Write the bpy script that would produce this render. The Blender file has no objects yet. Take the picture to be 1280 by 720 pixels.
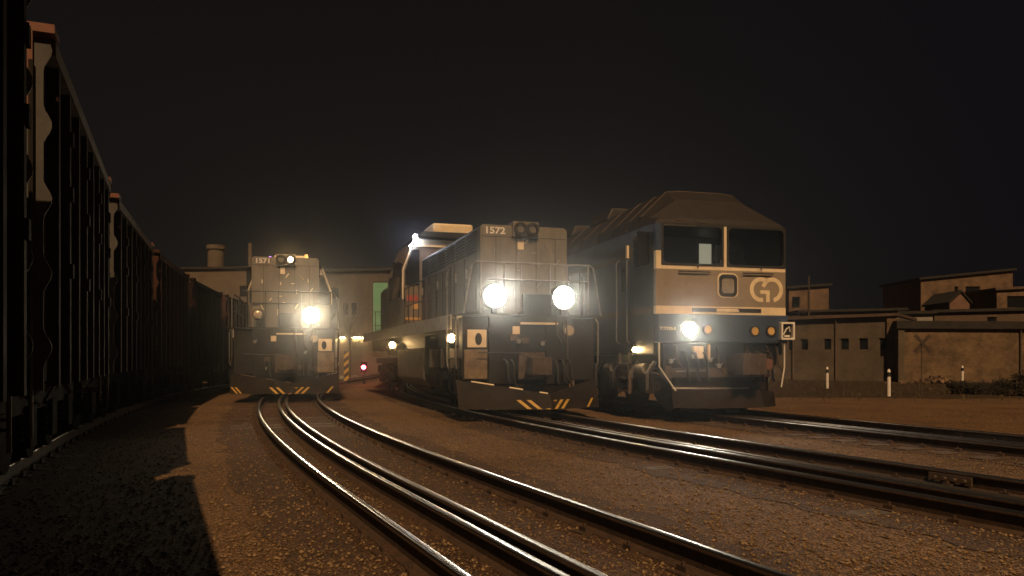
import bpy, bmesh, math, random
from mathutils import Vector, Matrix
import numpy as np
random.seed(7)
R = math.radians
SC = bpy.context.scene
COL = SC.collection

# ------------------------------------------------------------------ camera, sky, yard light, exposure
CAM_H = 1.35                    # above the ballast
RAIL = 0.18                     # top of rail above the ballast
cam = bpy.data.cameras.new('camera')
cam.sensor_width = 36.0
cam.lens = 36.0 * 1000 / 1280
cam.shift_y = (448 - 360) / 1280
cam.clip_start = 0.1
cam.clip_end = 2000
co = bpy.data.objects.new('camera', cam)
COL.objects.link(co)
co.location = (0, 0, CAM_H)
co.rotation_euler = (R(90), 0, 0)
SC.camera = co

SUN_EL, SUN_AZ = 45.0, 7.4      # the floodlight stands behind the camera, a little to its right
world = bpy.data.worlds.new('World')
SC.world = world
world.use_nodes = True
nt = world.node_tree
nt.nodes.clear()
wo = nt.nodes.new('ShaderNodeOutputWorld')
bg = nt.nodes.new('ShaderNodeBackground')
tc = nt.nodes.new('ShaderNodeTexCoord')
sx = nt.nodes.new('ShaderNodeSeparateXYZ')
nt.links.new(tc.outputs['Generated'], sx.inputs[0])
rp = nt.nodes.new('ShaderNodeValToRGB')
rp.color_ramp.elements[0].position = 0.0
rp.color_ramp.elements[0].color = (0.0105, 0.0085, 0.0078, 1)
rp.color_ramp.elements[1].position = 0.6
rp.color_ramp.elements[1].color = (0.0058, 0.0049, 0.0051, 1)
nt.links.new(sx.outputs['Z'], rp.inputs[0])
mx = nt.nodes.new('ShaderNodeMix')
mx.data_type = 'RGBA'
mr = nt.nodes.new('ShaderNodeMapRange')
mr.inputs['From Min'].default_value = 0.12
mr.inputs['From Max'].default_value = 0.55
mr.inputs['To Max'].default_value = 0.8
nt.links.new(sx.outputs['X'], mr.inputs['Value'])
nt.links.new(mr.outputs[0], mx.inputs['Factor'])
nt.links.new(rp.outputs[0], mx.inputs[6])
mx.inputs[7].default_value = (0.0042, 0.0040, 0.0058, 1)
nt.links.new(mx.outputs[2], bg.inputs['Color'])
bg.inputs['Strength'].default_value = 0.85
nt.links.new(bg.outputs[0], wo.inputs['Surface'])

sun = bpy.data.lights.new('yard_floodlight', 'SUN')
sun.energy = 3.3
sun.angle = R(0.5)
sun.color = (1.0, 0.60, 0.29)
so = bpy.data.objects.new('yard_floodlight', sun)
COL.objects.link(so)
d_ = Vector((-math.sin(R(SUN_AZ)) * math.cos(R(SUN_EL)), math.cos(R(SUN_AZ)) * math.cos(R(SUN_EL)), -math.sin(R(SUN_EL))))
so.rotation_euler = d_.to_track_quat('-Z', 'Y').to_euler()
so.location = (3, -20, 20)

vs = SC.view_settings
vs.view_transform = 'Standard'
vs.look = 'None'
vs.exposure = 0.0
vs.gamma = 1.0
vs.use_curve_mapping = False
SC.cycles.use_denoising = True
SC.cycles.max_bounces = 5
SC.cycles.volume_bounces = 0
SC.cycles.diffuse_bounces = 2
SC.cycles.glossy_bounces = 3
SC.cycles.transparent_max_bounces = 8
SC.cycles.sample_clamp_indirect = 3.0

# ------------------------------------------------------------------ helpers
def at(px, py, d):
    return Vector(((px - 640) * d / 1000, d, CAM_H + (448 - py) * d / 1000))

class MB:
    """collects shapes and links them as one mesh object"""
    def __init__(s):
        s.v, s.f, s.m = [], [], []
    def add(s, vs_, fs, mi=0):
        o = len(s.v)
        s.v += [tuple(p) for p in vs_]
        s.f += [tuple(i + o for i in f) for f in fs]
        s.m += [mi] * len(fs)
        return s
    def box(s, x0, x1, y0, y1, z0, z1, mi=0, M=None):
        v = [Vector((x, y, z)) for x in (x0, x1) for y in (y0, y1) for z in (z0, z1)]
        if M is not None: v = [M @ p for p in v]
        return s.add(v, [(0, 1, 3, 2), (4, 6, 7, 5), (0, 4, 5, 1), (2, 3, 7, 6), (0, 2, 6, 4), (1, 5, 7, 3)], mi)
    def prism(s, pts, axis, a0, a1, mi=0):
        def P(p, a):
            return {'x': (a, p[0], p[1]), 'y': (p[0], a, p[1]), 'z': (p[0], p[1], a)}[axis]
        n = len(pts)
        v = [P(p, a0) for p in pts] + [P(p, a1) for p in pts]
        fs = [tuple(range(n)), tuple(range(2 * n - 1, n - 1, -1))]
        fs += [(i, i + n, (i + 1) % n + n, (i + 1) % n) for i in range(n)]
        return s.add(v, fs, mi)
    def loft(s, rings, mi=0, cap=True, closed=True):
        n = len(rings[0])
        v = [p for r in rings for p in r]
        fs = []
        for k in range(len(rings) - 1):
            for i in range(n if closed else n - 1):
                j = (i + 1) % n
                fs.append((k * n + i, k * n + j, (k + 1) * n + j, (k + 1) * n + i))
        if cap:
            fs.append(tuple(range(n)))
            fs.append(tuple(range(len(v) - 1, len(v) - n - 1, -1)))
        return s.add(v, fs, mi)
    def ring(s, outer, inner, y0, y1, mi=0):
        n = len(outer)
        v = [(p[0], y0, p[1]) for p in outer] + [(p[0], y0, p[1]) for p in inner]
        v += [(p[0], y1, p[1]) for p in outer] + [(p[0], y1, p[1]) for p in inner]
        fs = []
        for i in range(n):
            j = (i + 1) % n
            fs += [(i, j, n + j, n + i), (2 * n + i, 3 * n + i, 3 * n + j, 2 * n + j),
                   (i, 2 * n + i, 2 * n + j, j), (n + i, n + j, 3 * n + j, 3 * n + i)]
        return s.add(v, fs, mi)
    def tube(s, pts, r, n=8, mi=0):
        pts = [Vector(p) for p in pts]
        rings = []
        for i, p in enumerate(pts):
            t = (pts[min(i + 1, len(pts) - 1)] - pts[max(i - 1, 0)]).normalized()
            up = Vector((0, 0, 1)) if abs(t.z) < 0.9 else Vector((1, 0, 0))
            a = t.cross(up).normalized()
            b = t.cross(a).normalized()
            rr = r[i] if isinstance(r, (list, tuple)) else r
            rings.append([p + a * rr * math.cos(2 * math.pi * k / n) + b * rr * math.sin(2 * math.pi * k / n) for k in range(n)])
        return s.loft(rings, mi)
    def cyl(s, p0, p1, r, n=20, mi=0, r1=None):
        return s.tube([p0, p1], [r, r if r1 is None else r1], n, mi)
    def build(s, name, mats, parent=None, smooth=None, bevel=0):
        me = bpy.data.meshes.new(name)
        me.from_pydata(s.v, [], s.f)
        if not isinstance(mats, (list, tuple)): mats = [mats]
        for m in mats: me.materials.append(m)
        me.polygons.foreach_set('material_index', s.m)
        bm = bmesh.new()
        bm.from_mesh(me)
        bmesh.ops.recalc_face_normals(bm, faces=bm.faces)
        bm.to_mesh(me)
        bm.free()
        if smooth is not None:
            me.shade_smooth()
            me.set_sharp_from_angle(angle=R(smooth))
        o = bpy.data.objects.new(name, me)
        COL.objects.link(o)
        if parent is not None: o.parent = parent
        if bevel:
            b = o.modifiers.new('bevel', 'BEVEL')
            b.width = bevel
            b.segments = 2
            b.limit_method = 'ANGLE'
            b.angle_limit = R(40)
        return o

def tag(o, label=None, cat=None, group=None, kind=None):
    for k, v in (('label', label), ('category', cat), ('group', group), ('kind', kind)):
        if v: o[k] = v
    return o

def empty(name, loc, rz=0.0, label=None, cat=None, group=None):
    o = bpy.data.objects.new(name, None)
    COL.objects.link(o)
    o.location = loc
    o.rotation_euler = (0, 0, rz)
    o.empty_display_size = 0.2
    return tag(o, label, cat, group)

def copy_tree(o, parent=None):
    c = o.copy()
    COL.objects.link(c)
    if parent is not None: c.parent = parent
    for ch in list(o.children): copy_tree(ch, c)
    return c

def rrect(cx, cz, hw, hz, r, n=6):
    pts = []
    for (sx_, sz_, a0) in ((1, 1, 0), (-1, 1, 90), (-1, -1, 180), (1, -1, 270)):
        for k in range(n):
            a = R(a0 + 90 * k / (n - 1))
            pts.append((cx + sx_ * (hw - r) + r * math.cos(a), cz + sz_ * (hz - r) + r * math.sin(a)))
    return pts

def arc(cx, cz, r, a0, a1, n=28):
    return [(cx + r * math.cos(R(a0 + (a1 - a0) * k / (n - 1))), cz + r * math.sin(R(a0 + (a1 - a0) * k / (n - 1)))) for k in range(n)]

# ------------------------------------------------------------------ materials
def pmat(name, col, rough=0.6, metal=0.0, var=0.25, scale=5.0, bump=0.0, stretch=(1, 1, 1), second=None, spec=0.5, bscale=None):
    m = bpy.data.materials.new(name)
    m.use_nodes = True
    t = m.node_tree
    b = t.nodes['Principled BSDF']
    b.inputs['Roughness'].default_value = rough
    b.inputs['Metallic'].default_value = metal
    b.inputs['Specular IOR Level'].default_value = spec
    c = t.nodes.new('ShaderNodeTexCoord')
    mp = t.nodes.new('ShaderNodeMapping')
    mp.inputs['Scale'].default_value = stretch
    t.links.new(c.outputs['Object'], mp.inputs[0])
    n = t.nodes.new('ShaderNodeTexNoise')
    n.inputs['Scale'].default_value = scale
    n.inputs['Detail'].default_value = 8
    n.inputs['Roughness'].default_value = 0.65
    t.links.new(mp.outputs[0], n.inputs['Vector'])
    r = t.nodes.new('ShaderNodeValToRGB')
    e = r.color_ramp.elements
    e[0].position, e[1].position = 0.32, 0.68
    lo = second if second else tuple(x * (1 - var) for x in col)
    e[0].color = (*lo, 1)
    e[1].color = (*[min(1, x * (1 + var * 0.6)) for x in col], 1)
    t.links.new(n.outputs['Fac'], r.inputs[0])
    t.links.new(r.outputs[0], b.inputs['Base Color'])
    mr = t.nodes.new('ShaderNodeMapRange')
    mr.inputs['To Min'].default_value = min(1, rough * 1.25)
    mr.inputs['To Max'].default_value = rough * 0.8
    t.links.new(n.outputs['Fac'], mr.inputs['Value'])
    t.links.new(mr.outputs[0], b.inputs['Roughness'])
    if bump:
        n2 = t.nodes.new('ShaderNodeTexNoise')
        n2.inputs['Scale'].default_value = bscale or scale * 6
        n2.inputs['Detail'].default_value = 6
        t.links.new(c.outputs['Object'], n2.inputs['Vector'])
        bp = t.nodes.new('ShaderNodeBump')
        bp.inputs['Strength'].default_value = bump
        bp.inputs['Distance'].default_value = 0.02
        t.links.new(n2.outputs['Fac'], bp.inputs['Height'])
        t.links.new(bp.outputs[0], b.inputs['Normal'])
    return m

def emat(name, col, strength):
    m = bpy.data.materials.new(name)
    m.use_nodes = True
    b = m.node_tree.nodes['Principled BSDF']
    b.inputs['Base Color'].default_value = (*col, 1)
    b.inputs['Emission Color'].default_value = (*col, 1)
    b.inputs['Emission Strength'].default_value = strength
    b.inputs['Roughness'].default_value = 0.2
    return m

def gravel_mat(name, dark, mid, light, scale=26.0, bump=0.9):
    m = bpy.data.materials.new(name)
    m.use_nodes = True
    t = m.node_tree
    b = t.nodes['Principled BSDF']
    b.inputs['Roughness'].default_value = 0.92
    b.inputs['Specular IOR Level'].default_value = 0.25
    c = t.nodes.new('ShaderNodeTexCoord')
    v = t.nodes.new('ShaderNodeTexVoronoi')
    v.inputs['Scale'].default_value = scale
    t.links.new(c.outputs['Object'], v.inputs['Vector'])
    bw = t.nodes.new('ShaderNodeRGBToBW')
    t.links.new(v.outputs['Color'], bw.inputs[0])
    r = t.nodes.new('ShaderNodeValToRGB')
    e = r.color_ramp.elements
    e[0].position, e[0].color = 0.15, (*dark, 1)
    e[1].position, e[1].color = 0.92, (*light, 1)
    k = e.new(0.55)
    k.color = (*mid, 1)
    t.links.new(bw.outputs[0], r.inputs[0])
    n = t.nodes.new('ShaderNodeTexNoise')          # broad damp and dusty patches
    n.inputs['Scale'].default_value = 0.55
    n.inputs['Detail'].default_value = 9
    n.inputs['Roughness'].default_value = 0.7
    t.links.new(c.outputs['Object'], n.inputs['Vector'])
    r2 = t.nodes.new('ShaderNodeValToRGB')
    r2.color_ramp.elements[0].position, r2.color_ramp.elements[0].color = 0.3, (0.55, 0.5, 0.47, 1)
    r2.color_ramp.elements[1].position, r2.color_ramp.elements[1].color = 0.7, (1.2, 1.15, 1.1, 1)
    t.links.new(n.outputs['Fac'], r2.inputs[0])
    mu = t.nodes.new('ShaderNodeMix')
    mu.data_type = 'RGBA'
    mu.blend_type = 'MULTIPLY'
    mu.inputs['Factor'].default_value = 1
    t.links.new(r.outputs[0], mu.inputs[6])
    t.links.new(r2.outputs[0], mu.inputs[7])
    t.links.new(mu.outputs[2], b.inputs['Base Color'])
    n2 = t.nodes.new('ShaderNodeTexNoise')
    n2.inputs['Scale'].default_value = scale * 2.2
    n2.inputs['Detail'].default_value = 5
    t.links.new(c.outputs['Object'], n2.inputs['Vector'])
    ma = t.nodes.new('ShaderNodeMath')
    ma.operation = 'SUBTRACT'
    t.links.new(n2.outputs['Fac'], ma.inputs[0])
    t.links.new(v.outputs['Distance'], ma.inputs[1])
    bp = t.nodes.new('ShaderNodeBump')
    bp.inputs['Strength'].default_value = bump
    bp.inputs['Distance'].default_value = 0.03
    t.links.new(ma.outputs[0], bp.inputs['Height'])
    t.links.new(bp.outputs[0], b.inputs['Normal'])
    return m

def brick_mat(name, c1, c2, mortar, scale=3.2, stain=0.5):
    m = bpy.data.materials.new(name)
    m.use_nodes = True
    t = m.node_tree
    b = t.nodes['Principled BSDF']
    b.inputs['Roughness'].default_value = 0.92
    c = t.nodes.new('ShaderNodeTexCoord')
    s = t.nodes.new('ShaderNodeSeparateXYZ')
    t.links.new(c.outputs['Object'], s.inputs[0])
    k = t.nodes.new('ShaderNodeCombineXYZ')
    t.links.new(s.outputs['X'], k.inputs['X'])
    t.links.new(s.outputs['Z'], k.inputs['Y'])
    w = t.nodes.new('ShaderNodeTexBrick')
    w.inputs['Scale'].default_value = scale
    w.inputs['Color1'].default_value = (*c1, 1)
    w.inputs['Color2'].default_value = (*c2, 1)
    w.inputs['Mortar'].default_value = (*mortar, 1)
    w.inputs['Mortar Size'].default_value = 0.025
    t.links.new(k.outputs[0], w.inputs['Vector'])
    n = t.nodes.new('ShaderNodeTexNoise')
    n.inputs['Scale'].default_value = 0.92
    n.inputs['Detail'].default_value = 10
    n.inputs['Roughness'].default_value = 0.7
    t.links.new(c.outputs['Object'], n.inputs['Vector'])
    r = t.nodes.new('ShaderNodeValToRGB')
    r.color_ramp.elements[0].position, r.color_ramp.elements[0].color = 0.33, (1 - stain,) * 3 + (1,)
    r.color_ramp.elements[1].position, r.color_ramp.elements[1].color = 0.66, (1.15, 1.15, 1.15, 1)
    t.links.new(n.outputs['Fac'], r.inputs[0])
    mu = t.nodes.new('ShaderNodeMix')
    mu.data_type = 'RGBA'
    mu.blend_type = 'MULTIPLY'
    mu.inputs['Factor'].default_value = 1
    t.links.new(w.outputs['Color'], mu.inputs[6])
    t.links.new(r.outputs[0], mu.inputs[7])
    t.links.new(mu.outputs[2], b.inputs['Base Color'])
    bp = t.nodes.new('ShaderNodeBump')
    bp.inputs['Strength'].default_value = 0.5
    bp.inputs['Distance'].default_value = 0.02
    t.links.new(w.outputs['Fac'], bp.inputs['Height'])
    bp.invert = True
    t.links.new(bp.outputs[0], b.inputs['Normal'])
    return m

def glass_mat(name, tint=(0.6, 0.62, 0.6)):
    m = bpy.data.materials.new(name)
    m.use_nodes = True
    t = m.node_tree
    t.nodes.clear()
    o = t.nodes.new('ShaderNodeOutputMaterial')
    mxs = t.nodes.new('ShaderNodeMixShader')
    tr = t.nodes.new('ShaderNodeBsdfTransparent')
    tr.inputs['Color'].default_value = (*tint, 1)
    gl = t.nodes.new('ShaderNodeBsdfGlossy')
    gl.inputs['Roughness'].default_value = 0.05
    gl.inputs['Color'].default_value = (0.8, 0.8, 0.8, 1)
    fr = t.nodes.new('ShaderNodeFresnel')
    fr.inputs['IOR'].default_value = 1.5
    t.links.new(fr.outputs[0], mxs.inputs[0])
    t.links.new(tr.outputs[0], mxs.inputs[1])
    t.links.new(gl.outputs[0], mxs.inputs[2])
    t.links.new(mxs.outputs[0], o.inputs['Surface'])
    return m

M = {}
M['ballast'] = gravel_mat('ballast', (0.044, 0.027, 0.016), (0.105, 0.067, 0.039), (0.34, 0.225, 0.12), 74, 0.4)
M['bed'] = gravel_mat('oily_ballast', (0.026, 0.016, 0.011), (0.068, 0.043, 0.028), (0.17, 0.11, 0.066), 74, 0.4)
M['stone'] = pmat('stone', (0.22, 0.15, 0.078), 0.85, 0, 0.75, 14.0)
M['verge'] = gravel_mat('verge', (0.022, 0.016, 0.010), (0.050, 0.036, 0.022), (0.10, 0.075, 0.05), 14)
M['grass'] = pmat('dry_grass', (0.09, 0.075, 0.038), 0.8, 0, 0.5, 3)
M['railtop'] = pmat('polished_rail', (0.44, 0.41, 0.37), 0.29, 1.0, 0.10, 0.8)
M['rust'] = pmat('rail_rust', (0.055, 0.032, 0.020), 0.8, 0.0, 0.45, 8.0, 0.3)
M['worn'] = pmat('worn_rail', (0.30, 0.26, 0.21), 0.36, 0.95, 0.15, 1.0)
M['sleeper'] = pmat('sleeper_wood', (0.085, 0.06, 0.044), 0.9, 0, 0.45, 5.0, 0.4)
M['fish'] = pmat('fishplate_steel', (0.085, 0.06, 0.042), 0.65, 0.1, 0.3, 6)
M['wagon'] = pmat('wagon_paint', (0.024, 0.0105, 0.008), 0.8, 0, 0.45, 3.0, 0.15, spec=0.06)
M['wagon_end'] = pmat('wagon_end_grey', (0.06, 0.058, 0.057), 0.75, 0, 0.3, 3.0, 0.2)
M['wagon_red'] = pmat('wagon_red_oxide', (0.050, 0.018, 0.012), 0.75, 0, 0.5, 2.0, 0.2, spec=0.2)
M['orange'] = pmat('orange_primer', (0.125, 0.042, 0.02), 0.65, 0, 0.25, 6.0)
M['black'] = pmat('black_running_gear', (0.011, 0.0095, 0.009), 0.8, 0, 0.4, 6.0, 0.25, spec=0.02)
M['grime'] = pmat('brown_grime', (0.075, 0.055, 0.040), 0.75, 0, 0.45, 4.0, 0.3)
M['steel'] = pmat('handrail_steel', (0.30, 0.29, 0.27), 0.4, 0.6, 0.3, 6.0)
M['darkrail'] = pmat('dark_handrail', (0.035, 0.033, 0.03), 0.4, 0.3, 0.3, 6.0)
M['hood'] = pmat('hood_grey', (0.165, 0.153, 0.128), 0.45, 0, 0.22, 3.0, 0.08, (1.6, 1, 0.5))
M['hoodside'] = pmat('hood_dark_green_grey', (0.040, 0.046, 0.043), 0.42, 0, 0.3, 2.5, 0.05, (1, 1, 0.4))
M['cab'] = pmat('cab_grey_brown', (0.14, 0.12, 0.10), 0.5, 0, 0.3, 3.0, 0.05)
M['pilot'] = pmat('pilot_black', (0.017, 0.015, 0.013), 0.55, 0, 0.4, 4.0, 0.15, spec=0.2)
M['plow'] = pmat('plow_brown', (0.017, 0.012, 0.0085), 0.6, 0.0, 0.6, 3.0, 0.25, spec=0.12)
M['sill'] = pmat('sill_white', (0.26, 0.25, 0.23), 0.55, 0, 0.3, 5.0)
M['cream'] = pmat('cream_paint', (0.74, 0.63, 0.44), 0.45, 0, 0.15, 4.0)
M['tan'] = pmat('tan_lit_patch', (0.17, 0.125, 0.08), 0.6, 0, 0.6, 4.0)
M['white'] = pmat('white_paint', (0.72, 0.70, 0.66), 0.5, 0, 0.15, 4.0)
M['yellow'] = pmat('hazard_yellow', (0.50, 0.31, 0.05), 0.55, 0, 0.25, 8.0)
M['ochre'] = pmat('amber_label', (0.55, 0.30, 0.07), 0.5, 0, 0.2, 8.0)
M['red'] = pmat('red_label', (0.35, 0.06, 0.04), 0.5, 0, 0.2, 8.0)
M['darkglass'] = pmat('dark_glass', (0.012, 0.014, 0.016), 0.08, 0, 0.2, 2.0)
M['lens'] = pmat('unlit_lens', (0.50, 0.43, 0.33), 0.15, 0.2, 0.2, 12.0)
M['amberlens'] = pmat('amber_lens', (0.62, 0.40, 0.13), 0.2, 0, 0.15, 10.0)
M['rubber'] = pmat('rubber', (0.018, 0.017, 0.016), 0.5, 0, 0.2, 6.0)
M['goblue'] = pmat('go_blue', (0.034, 0.055, 0.105), 0.35, 0, 0.25, 3.0)
M['gogrey'] = pmat('go_silver_grey', (0.28, 0.235, 0.175), 0.42, 0.1, 0.2, 2.0, 0.03)
M['goside'] = pmat('go_dark_side', (0.035, 0.042, 0.048), 0.38, 0, 0.3, 2.0)
M['goroof'] = pmat('go_roof', (0.020, 0.0155, 0.0125), 0.55, 0, 0.4, 3.0, 0.08)
M['glass'] = glass_mat('cab_glass')
M['brickA'] = brick_mat('brick_grey', (0.135, 0.108, 0.08), (0.10, 0.082, 0.06), (0.14, 0.115, 0.09))
M['brickB'] = brick_mat('brick_tan', (0.21, 0.145, 0.085), (0.15, 0.10, 0.058), (0.19, 0.14, 0.095), 3.2, 0.68)
M['plaster'] = pmat('plaster_tan', (0.15, 0.10, 0.064), 0.9, 0, 0.55, 1.2, 0.1)
M['plasterdark'] = pmat('plaster_dark', (0.095, 0.068, 0.048), 0.9, 0, 0.3, 1.2, 0.1)
M['pink'] = pmat('plaster_pink', (0.16, 0.095, 0.07), 0.9, 0, 0.25, 2.0, 0.1)
M['tar'] = pmat('tar_roof', (0.020, 0.018, 0.017), 0.8, 0, 0.3, 2.0, 0.1)
M['tin'] = pmat('tin_roof', (0.12, 0.085, 0.065), 0.55, 0.2, 0.3, 3.0)
M['concrete'] = pmat('concrete', (0.13, 0.105, 0.08), 0.9, 0, 0.3, 1.0, 0.15)
M['duskwall'] = pmat('warehouse_render', (0.085, 0.068, 0.05), 0.9, 0, 0.5, 0.7, 0.2)
M['darkwall'] = pmat('dark_wall', (0.05, 0.045, 0.035), 0.8, 0, 0.3, 1.5)
M['green'] = pmat('turquoise_paint', (0.14, 0.38, 0.26), 0.5, 0, 0.2, 3.0)
M['bark'] = pmat('bark', (0.05, 0.038, 0.028), 0.9, 0, 0.4, 9.0, 0.3)
M['leaf'] = pmat('dark_leaf', (0.012, 0.010, 0.006), 0.8, 0, 0.5, 4.0)
M['head'] = emat('headlight_lit', (1.0, 0.92, 0.74), 20)
M['headgo'] = emat('headlight_go_lit', (1.0, 0.92, 0.78), 18)
M['head71'] = emat('headlight_warm_lit', (1.0, 0.88, 0.62), 16)
M['warm'] = emat('warm_lamp_lit', (1.0, 0.62, 0.25), 170)
M['cool'] = emat('cool_lamp_lit', (0.75, 0.82, 1.0), 250)
M['violet'] = emat('violet_lamp_lit', (0.55, 0.25, 1.0), 3)
M['redlit'] = emat('red_signal_lit', (1.0, 0.04, 0.08), 110)
M['wall_lamp'] = emat('wall_lamp_lit', (1.0, 0.74, 0.32), 170)
M['interior'] = emat('lit_door_window', (0.95, 0.84, 0.62), 0.8)
M['beacon'] = emat('amber_beacon_lit', (1.0, 0.5, 0.15), 1.2)

def beam(root, u, y, z, watt, col, cone=76, size=.12):
    """the light a lit headlight throws forward, just in front of its lens"""
    L = bpy.data.lights.new('headlight_beam', 'SPOT')
    L.energy = watt
    L.color = col
    L.spot_size = R(cone)
    L.spot_blend = 1.0
    L.shadow_soft_size = size
    o = bpy.data.objects.new('headlight_beam', L)
    COL.objects.link(o)
    o.location = (u, y, z)
    o.rotation_euler = (R(90 - 2), 0, R(180))
    o.parent = root
    return o

# ------------------------------------------------------------------ ground and tracks
me = MB()
me.box(-150, 150, -25, 190, -0.5, 0)
g = me.build('ground', M['ballast'])
tag(g, kind='structure')

def T1(d):
    if d < 7.75: return -0.9 - 0.445 * (d - 7.75)
    e = min(d, 46) - 7.75
    x = -0.9 - (0.445 * e - 0.0056 * e * e)
    if d > 46: x -= (d - 46) * (0.445 - 0.0112 * (46 - 7.75))
    return x
def T1n(d):
    e = 0.01
    s = -(T1(d + e) - T1(d - e)) / (2 * e)
    n = Vector((1, s)).normalized()
    return n
def tp(d, off):
    n = T1n(d)
    return Vector((T1(d) + n.x * off, d + n.y * off))
def line(off, d0, d1, step=0.5):
    n = int((d1 - d0) / step)
    return [tp(d0 + (d1 - d0) * k / n, off) for k in range(n + 1)]

RP = [(-0.075, 0.0), (0.075, 0.0), (0.075, 0.012), (0.012, 0.032), (0.012, 0.132), (0.034, 0.146), (0.036, 0.166),
      (0.029, 0.176), (0.014, 0.180), (-0.014, 0.180), (-0.029, 0.176), (-0.036, 0.166), (-0.034, 0.146), (-0.012, 0.132), (-0.012, 0.032), (-0.075, 0.012)]
def rail_mesh(off, d0, d1, parent, name, top, z=0.0):
    pts = line(off, d0, d1, 0.6)
    rings = []
    for i, p in enumerate(pts):
        t = (pts[min(i + 1, len(pts) - 1)] - pts[max(i - 1, 0)]).normalized()
        n = Vector((t.y, -t.x))
        rings.append([(p.x + n.x * a, p.y + n.y * a, b + z) for a, b in RP])
    mb = MB()
    k = len(RP)
    vv = [q for r in rings for q in r]
    for i in range(k):
        j = (i + 1) % k
        fs = [(a * k + i, a * k + j, (a + 1) * k + j, (a + 1) * k + i) for a in range(len(rings) - 1)]
        mb.f += fs
        mb.m += [1 if i in (6, 7, 8, 9, 10) else 0] * len(fs)
    mb.v = vv
    return mb.build(name, [M['rust'], top], parent, smooth=50)

sl = MB()
sl.box(-1.35, 1.35, -0.12, 0.12, -0.12, 0.016)
for s in (-0.795, 0.795):
    sl.box(s - 0.17, s + 0.17, -0.09, 0.09, 0.010, 0.026, 1)
    for q in (-0.095, 0.095):
        sl.box(s + q - 0.02, s + q + 0.02, -0.05, 0.05, 0.02, 0.062, 1)
        sl.cyl((s + q, 0, 0.02), (s + q, 0, 0.085), 0.014, 6, 1)
sleeper_proto = None

def track(off, d0, d1, guards, label, sd0, sd1, cut=None):
    p = tp(max(d0, 4), off)
    root = empty('railway_track', (p.x, p.y, 0), 0, label, 'railway track', 'tracks side by side in the yard')
    made = []
    # ballast bed
    rnd = random.Random(int(off * 10) + 99)
    L, Rr = [], []
    n = int((d1 - d0) / 0.35)
    for k in range(n + 1):
        d = d0 + (d1 - d0) * k / n
        a = tp(d, off - 1.42 - rnd.random() * 0.22)
        b = tp(d, off + 1.42 + rnd.random() * 0.22)
        L.append((a.x, a.y, 0.006)); Rr.append((b.x, b.y, 0.006))
    mb = MB()
    mb.add(L + Rr, [(i, n + 1 + i, n + 2 + i, i + 1) for i in range(n)])
    made.append(mb.build('ballast_bed', M['bed']))
    for s in (-0.795, 0.795):
        made.append(rail_mesh(off + s, d0, d1, None, 'rail', M['railtop']))
    for gd in guards:
        made.append(rail_mesh(off + gd, d0, d1, None, 'guard_rail', M['worn'] if abs(gd) < 0.2 else M['railtop'], -0.012))
    global sleeper_proto
    cnt = 0
    d = sd0
    while d < sd1 and cnt < 98:
        q = tp(d, off)
        nn = T1n(d)
        if sleeper_proto is None:
            o = sl.build('sleeper', [M['sleeper'], M['rust']])
            sleeper_proto = o
        else:
            o = sleeper_proto.copy()
            COL.objects.link(o)
        o.location = (q.x, q.y, 0.006 if off > 8 else -0.013 + rnd.uniform(-.003, .004))
        o.rotation_euler = (0, 0, math.atan2(nn.y, nn.x) + rnd.uniform(-.02, .02))
        o.parent = root
        o.matrix_parent_inverse = Matrix.Translation((-root.location.x, -root.location.y, 0))
        d += 0.58
        cnt += 1
    for o in made:
        o.parent = root
        o.matrix_parent_inverse = Matrix.Translation((-root.location.x, -root.location.y, 0))
    return root

track(-4.65, -12, 75, [], 'shadowed track under the row of dark open wagons at left', 3, 40)
track(0, -12, 75, [-0.29, -0.10], 'curved track with two close guard rails leading to the locomotive numbered 1571', 3, 30)
tr2 = track(4.5, -12, 75, [-0.26, -0.10], 'curved track with guard rails leading to the locomotive numbered 1572', 1, 24)
track(9.0, -12, 75, [-0.40, -0.22], 'track farthest right, running to the passenger locomotive with the GO emblem', 0, 20)

# fishplate on the far rail of the middle track
for dd in (6.0,):
    mb = MB()
    for s in (-1, 1):
        rows = []
        for k in range(6):
            q = tp(dd + 0.09 * k, 4.5 + 0.795 + s * 0.032)
            q2 = tp(dd + 0.09 * k, 4.5 + 0.795 + s * 0.052)
            rows.append([(q.x, q.y, 0.045), (q2.x, q2.y, 0.045), (q2.x, q2.y, 0.135), (q.x, q.y, 0.135)])
        mb.loft(rows)
        for k in range(4):
            q = tp(dd + 0.06 + 0.105 * k, 4.5 + 0.795 + s * 0.05)
            q2 = tp(dd + 0.06 + 0.105 * k, 4.5 + 0.795 + s * 0.085)
            mb.cyl((q.x, q.y, 0.09), (q2.x, q2.y, 0.09), 0.02, 6)
    o = mb.build('fishplate', M['fish'])
    o.parent = tr2
    o.matrix_parent_inverse = Matrix.Translation((-tr2.location.x, -tr2.location.y, 0))

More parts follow.
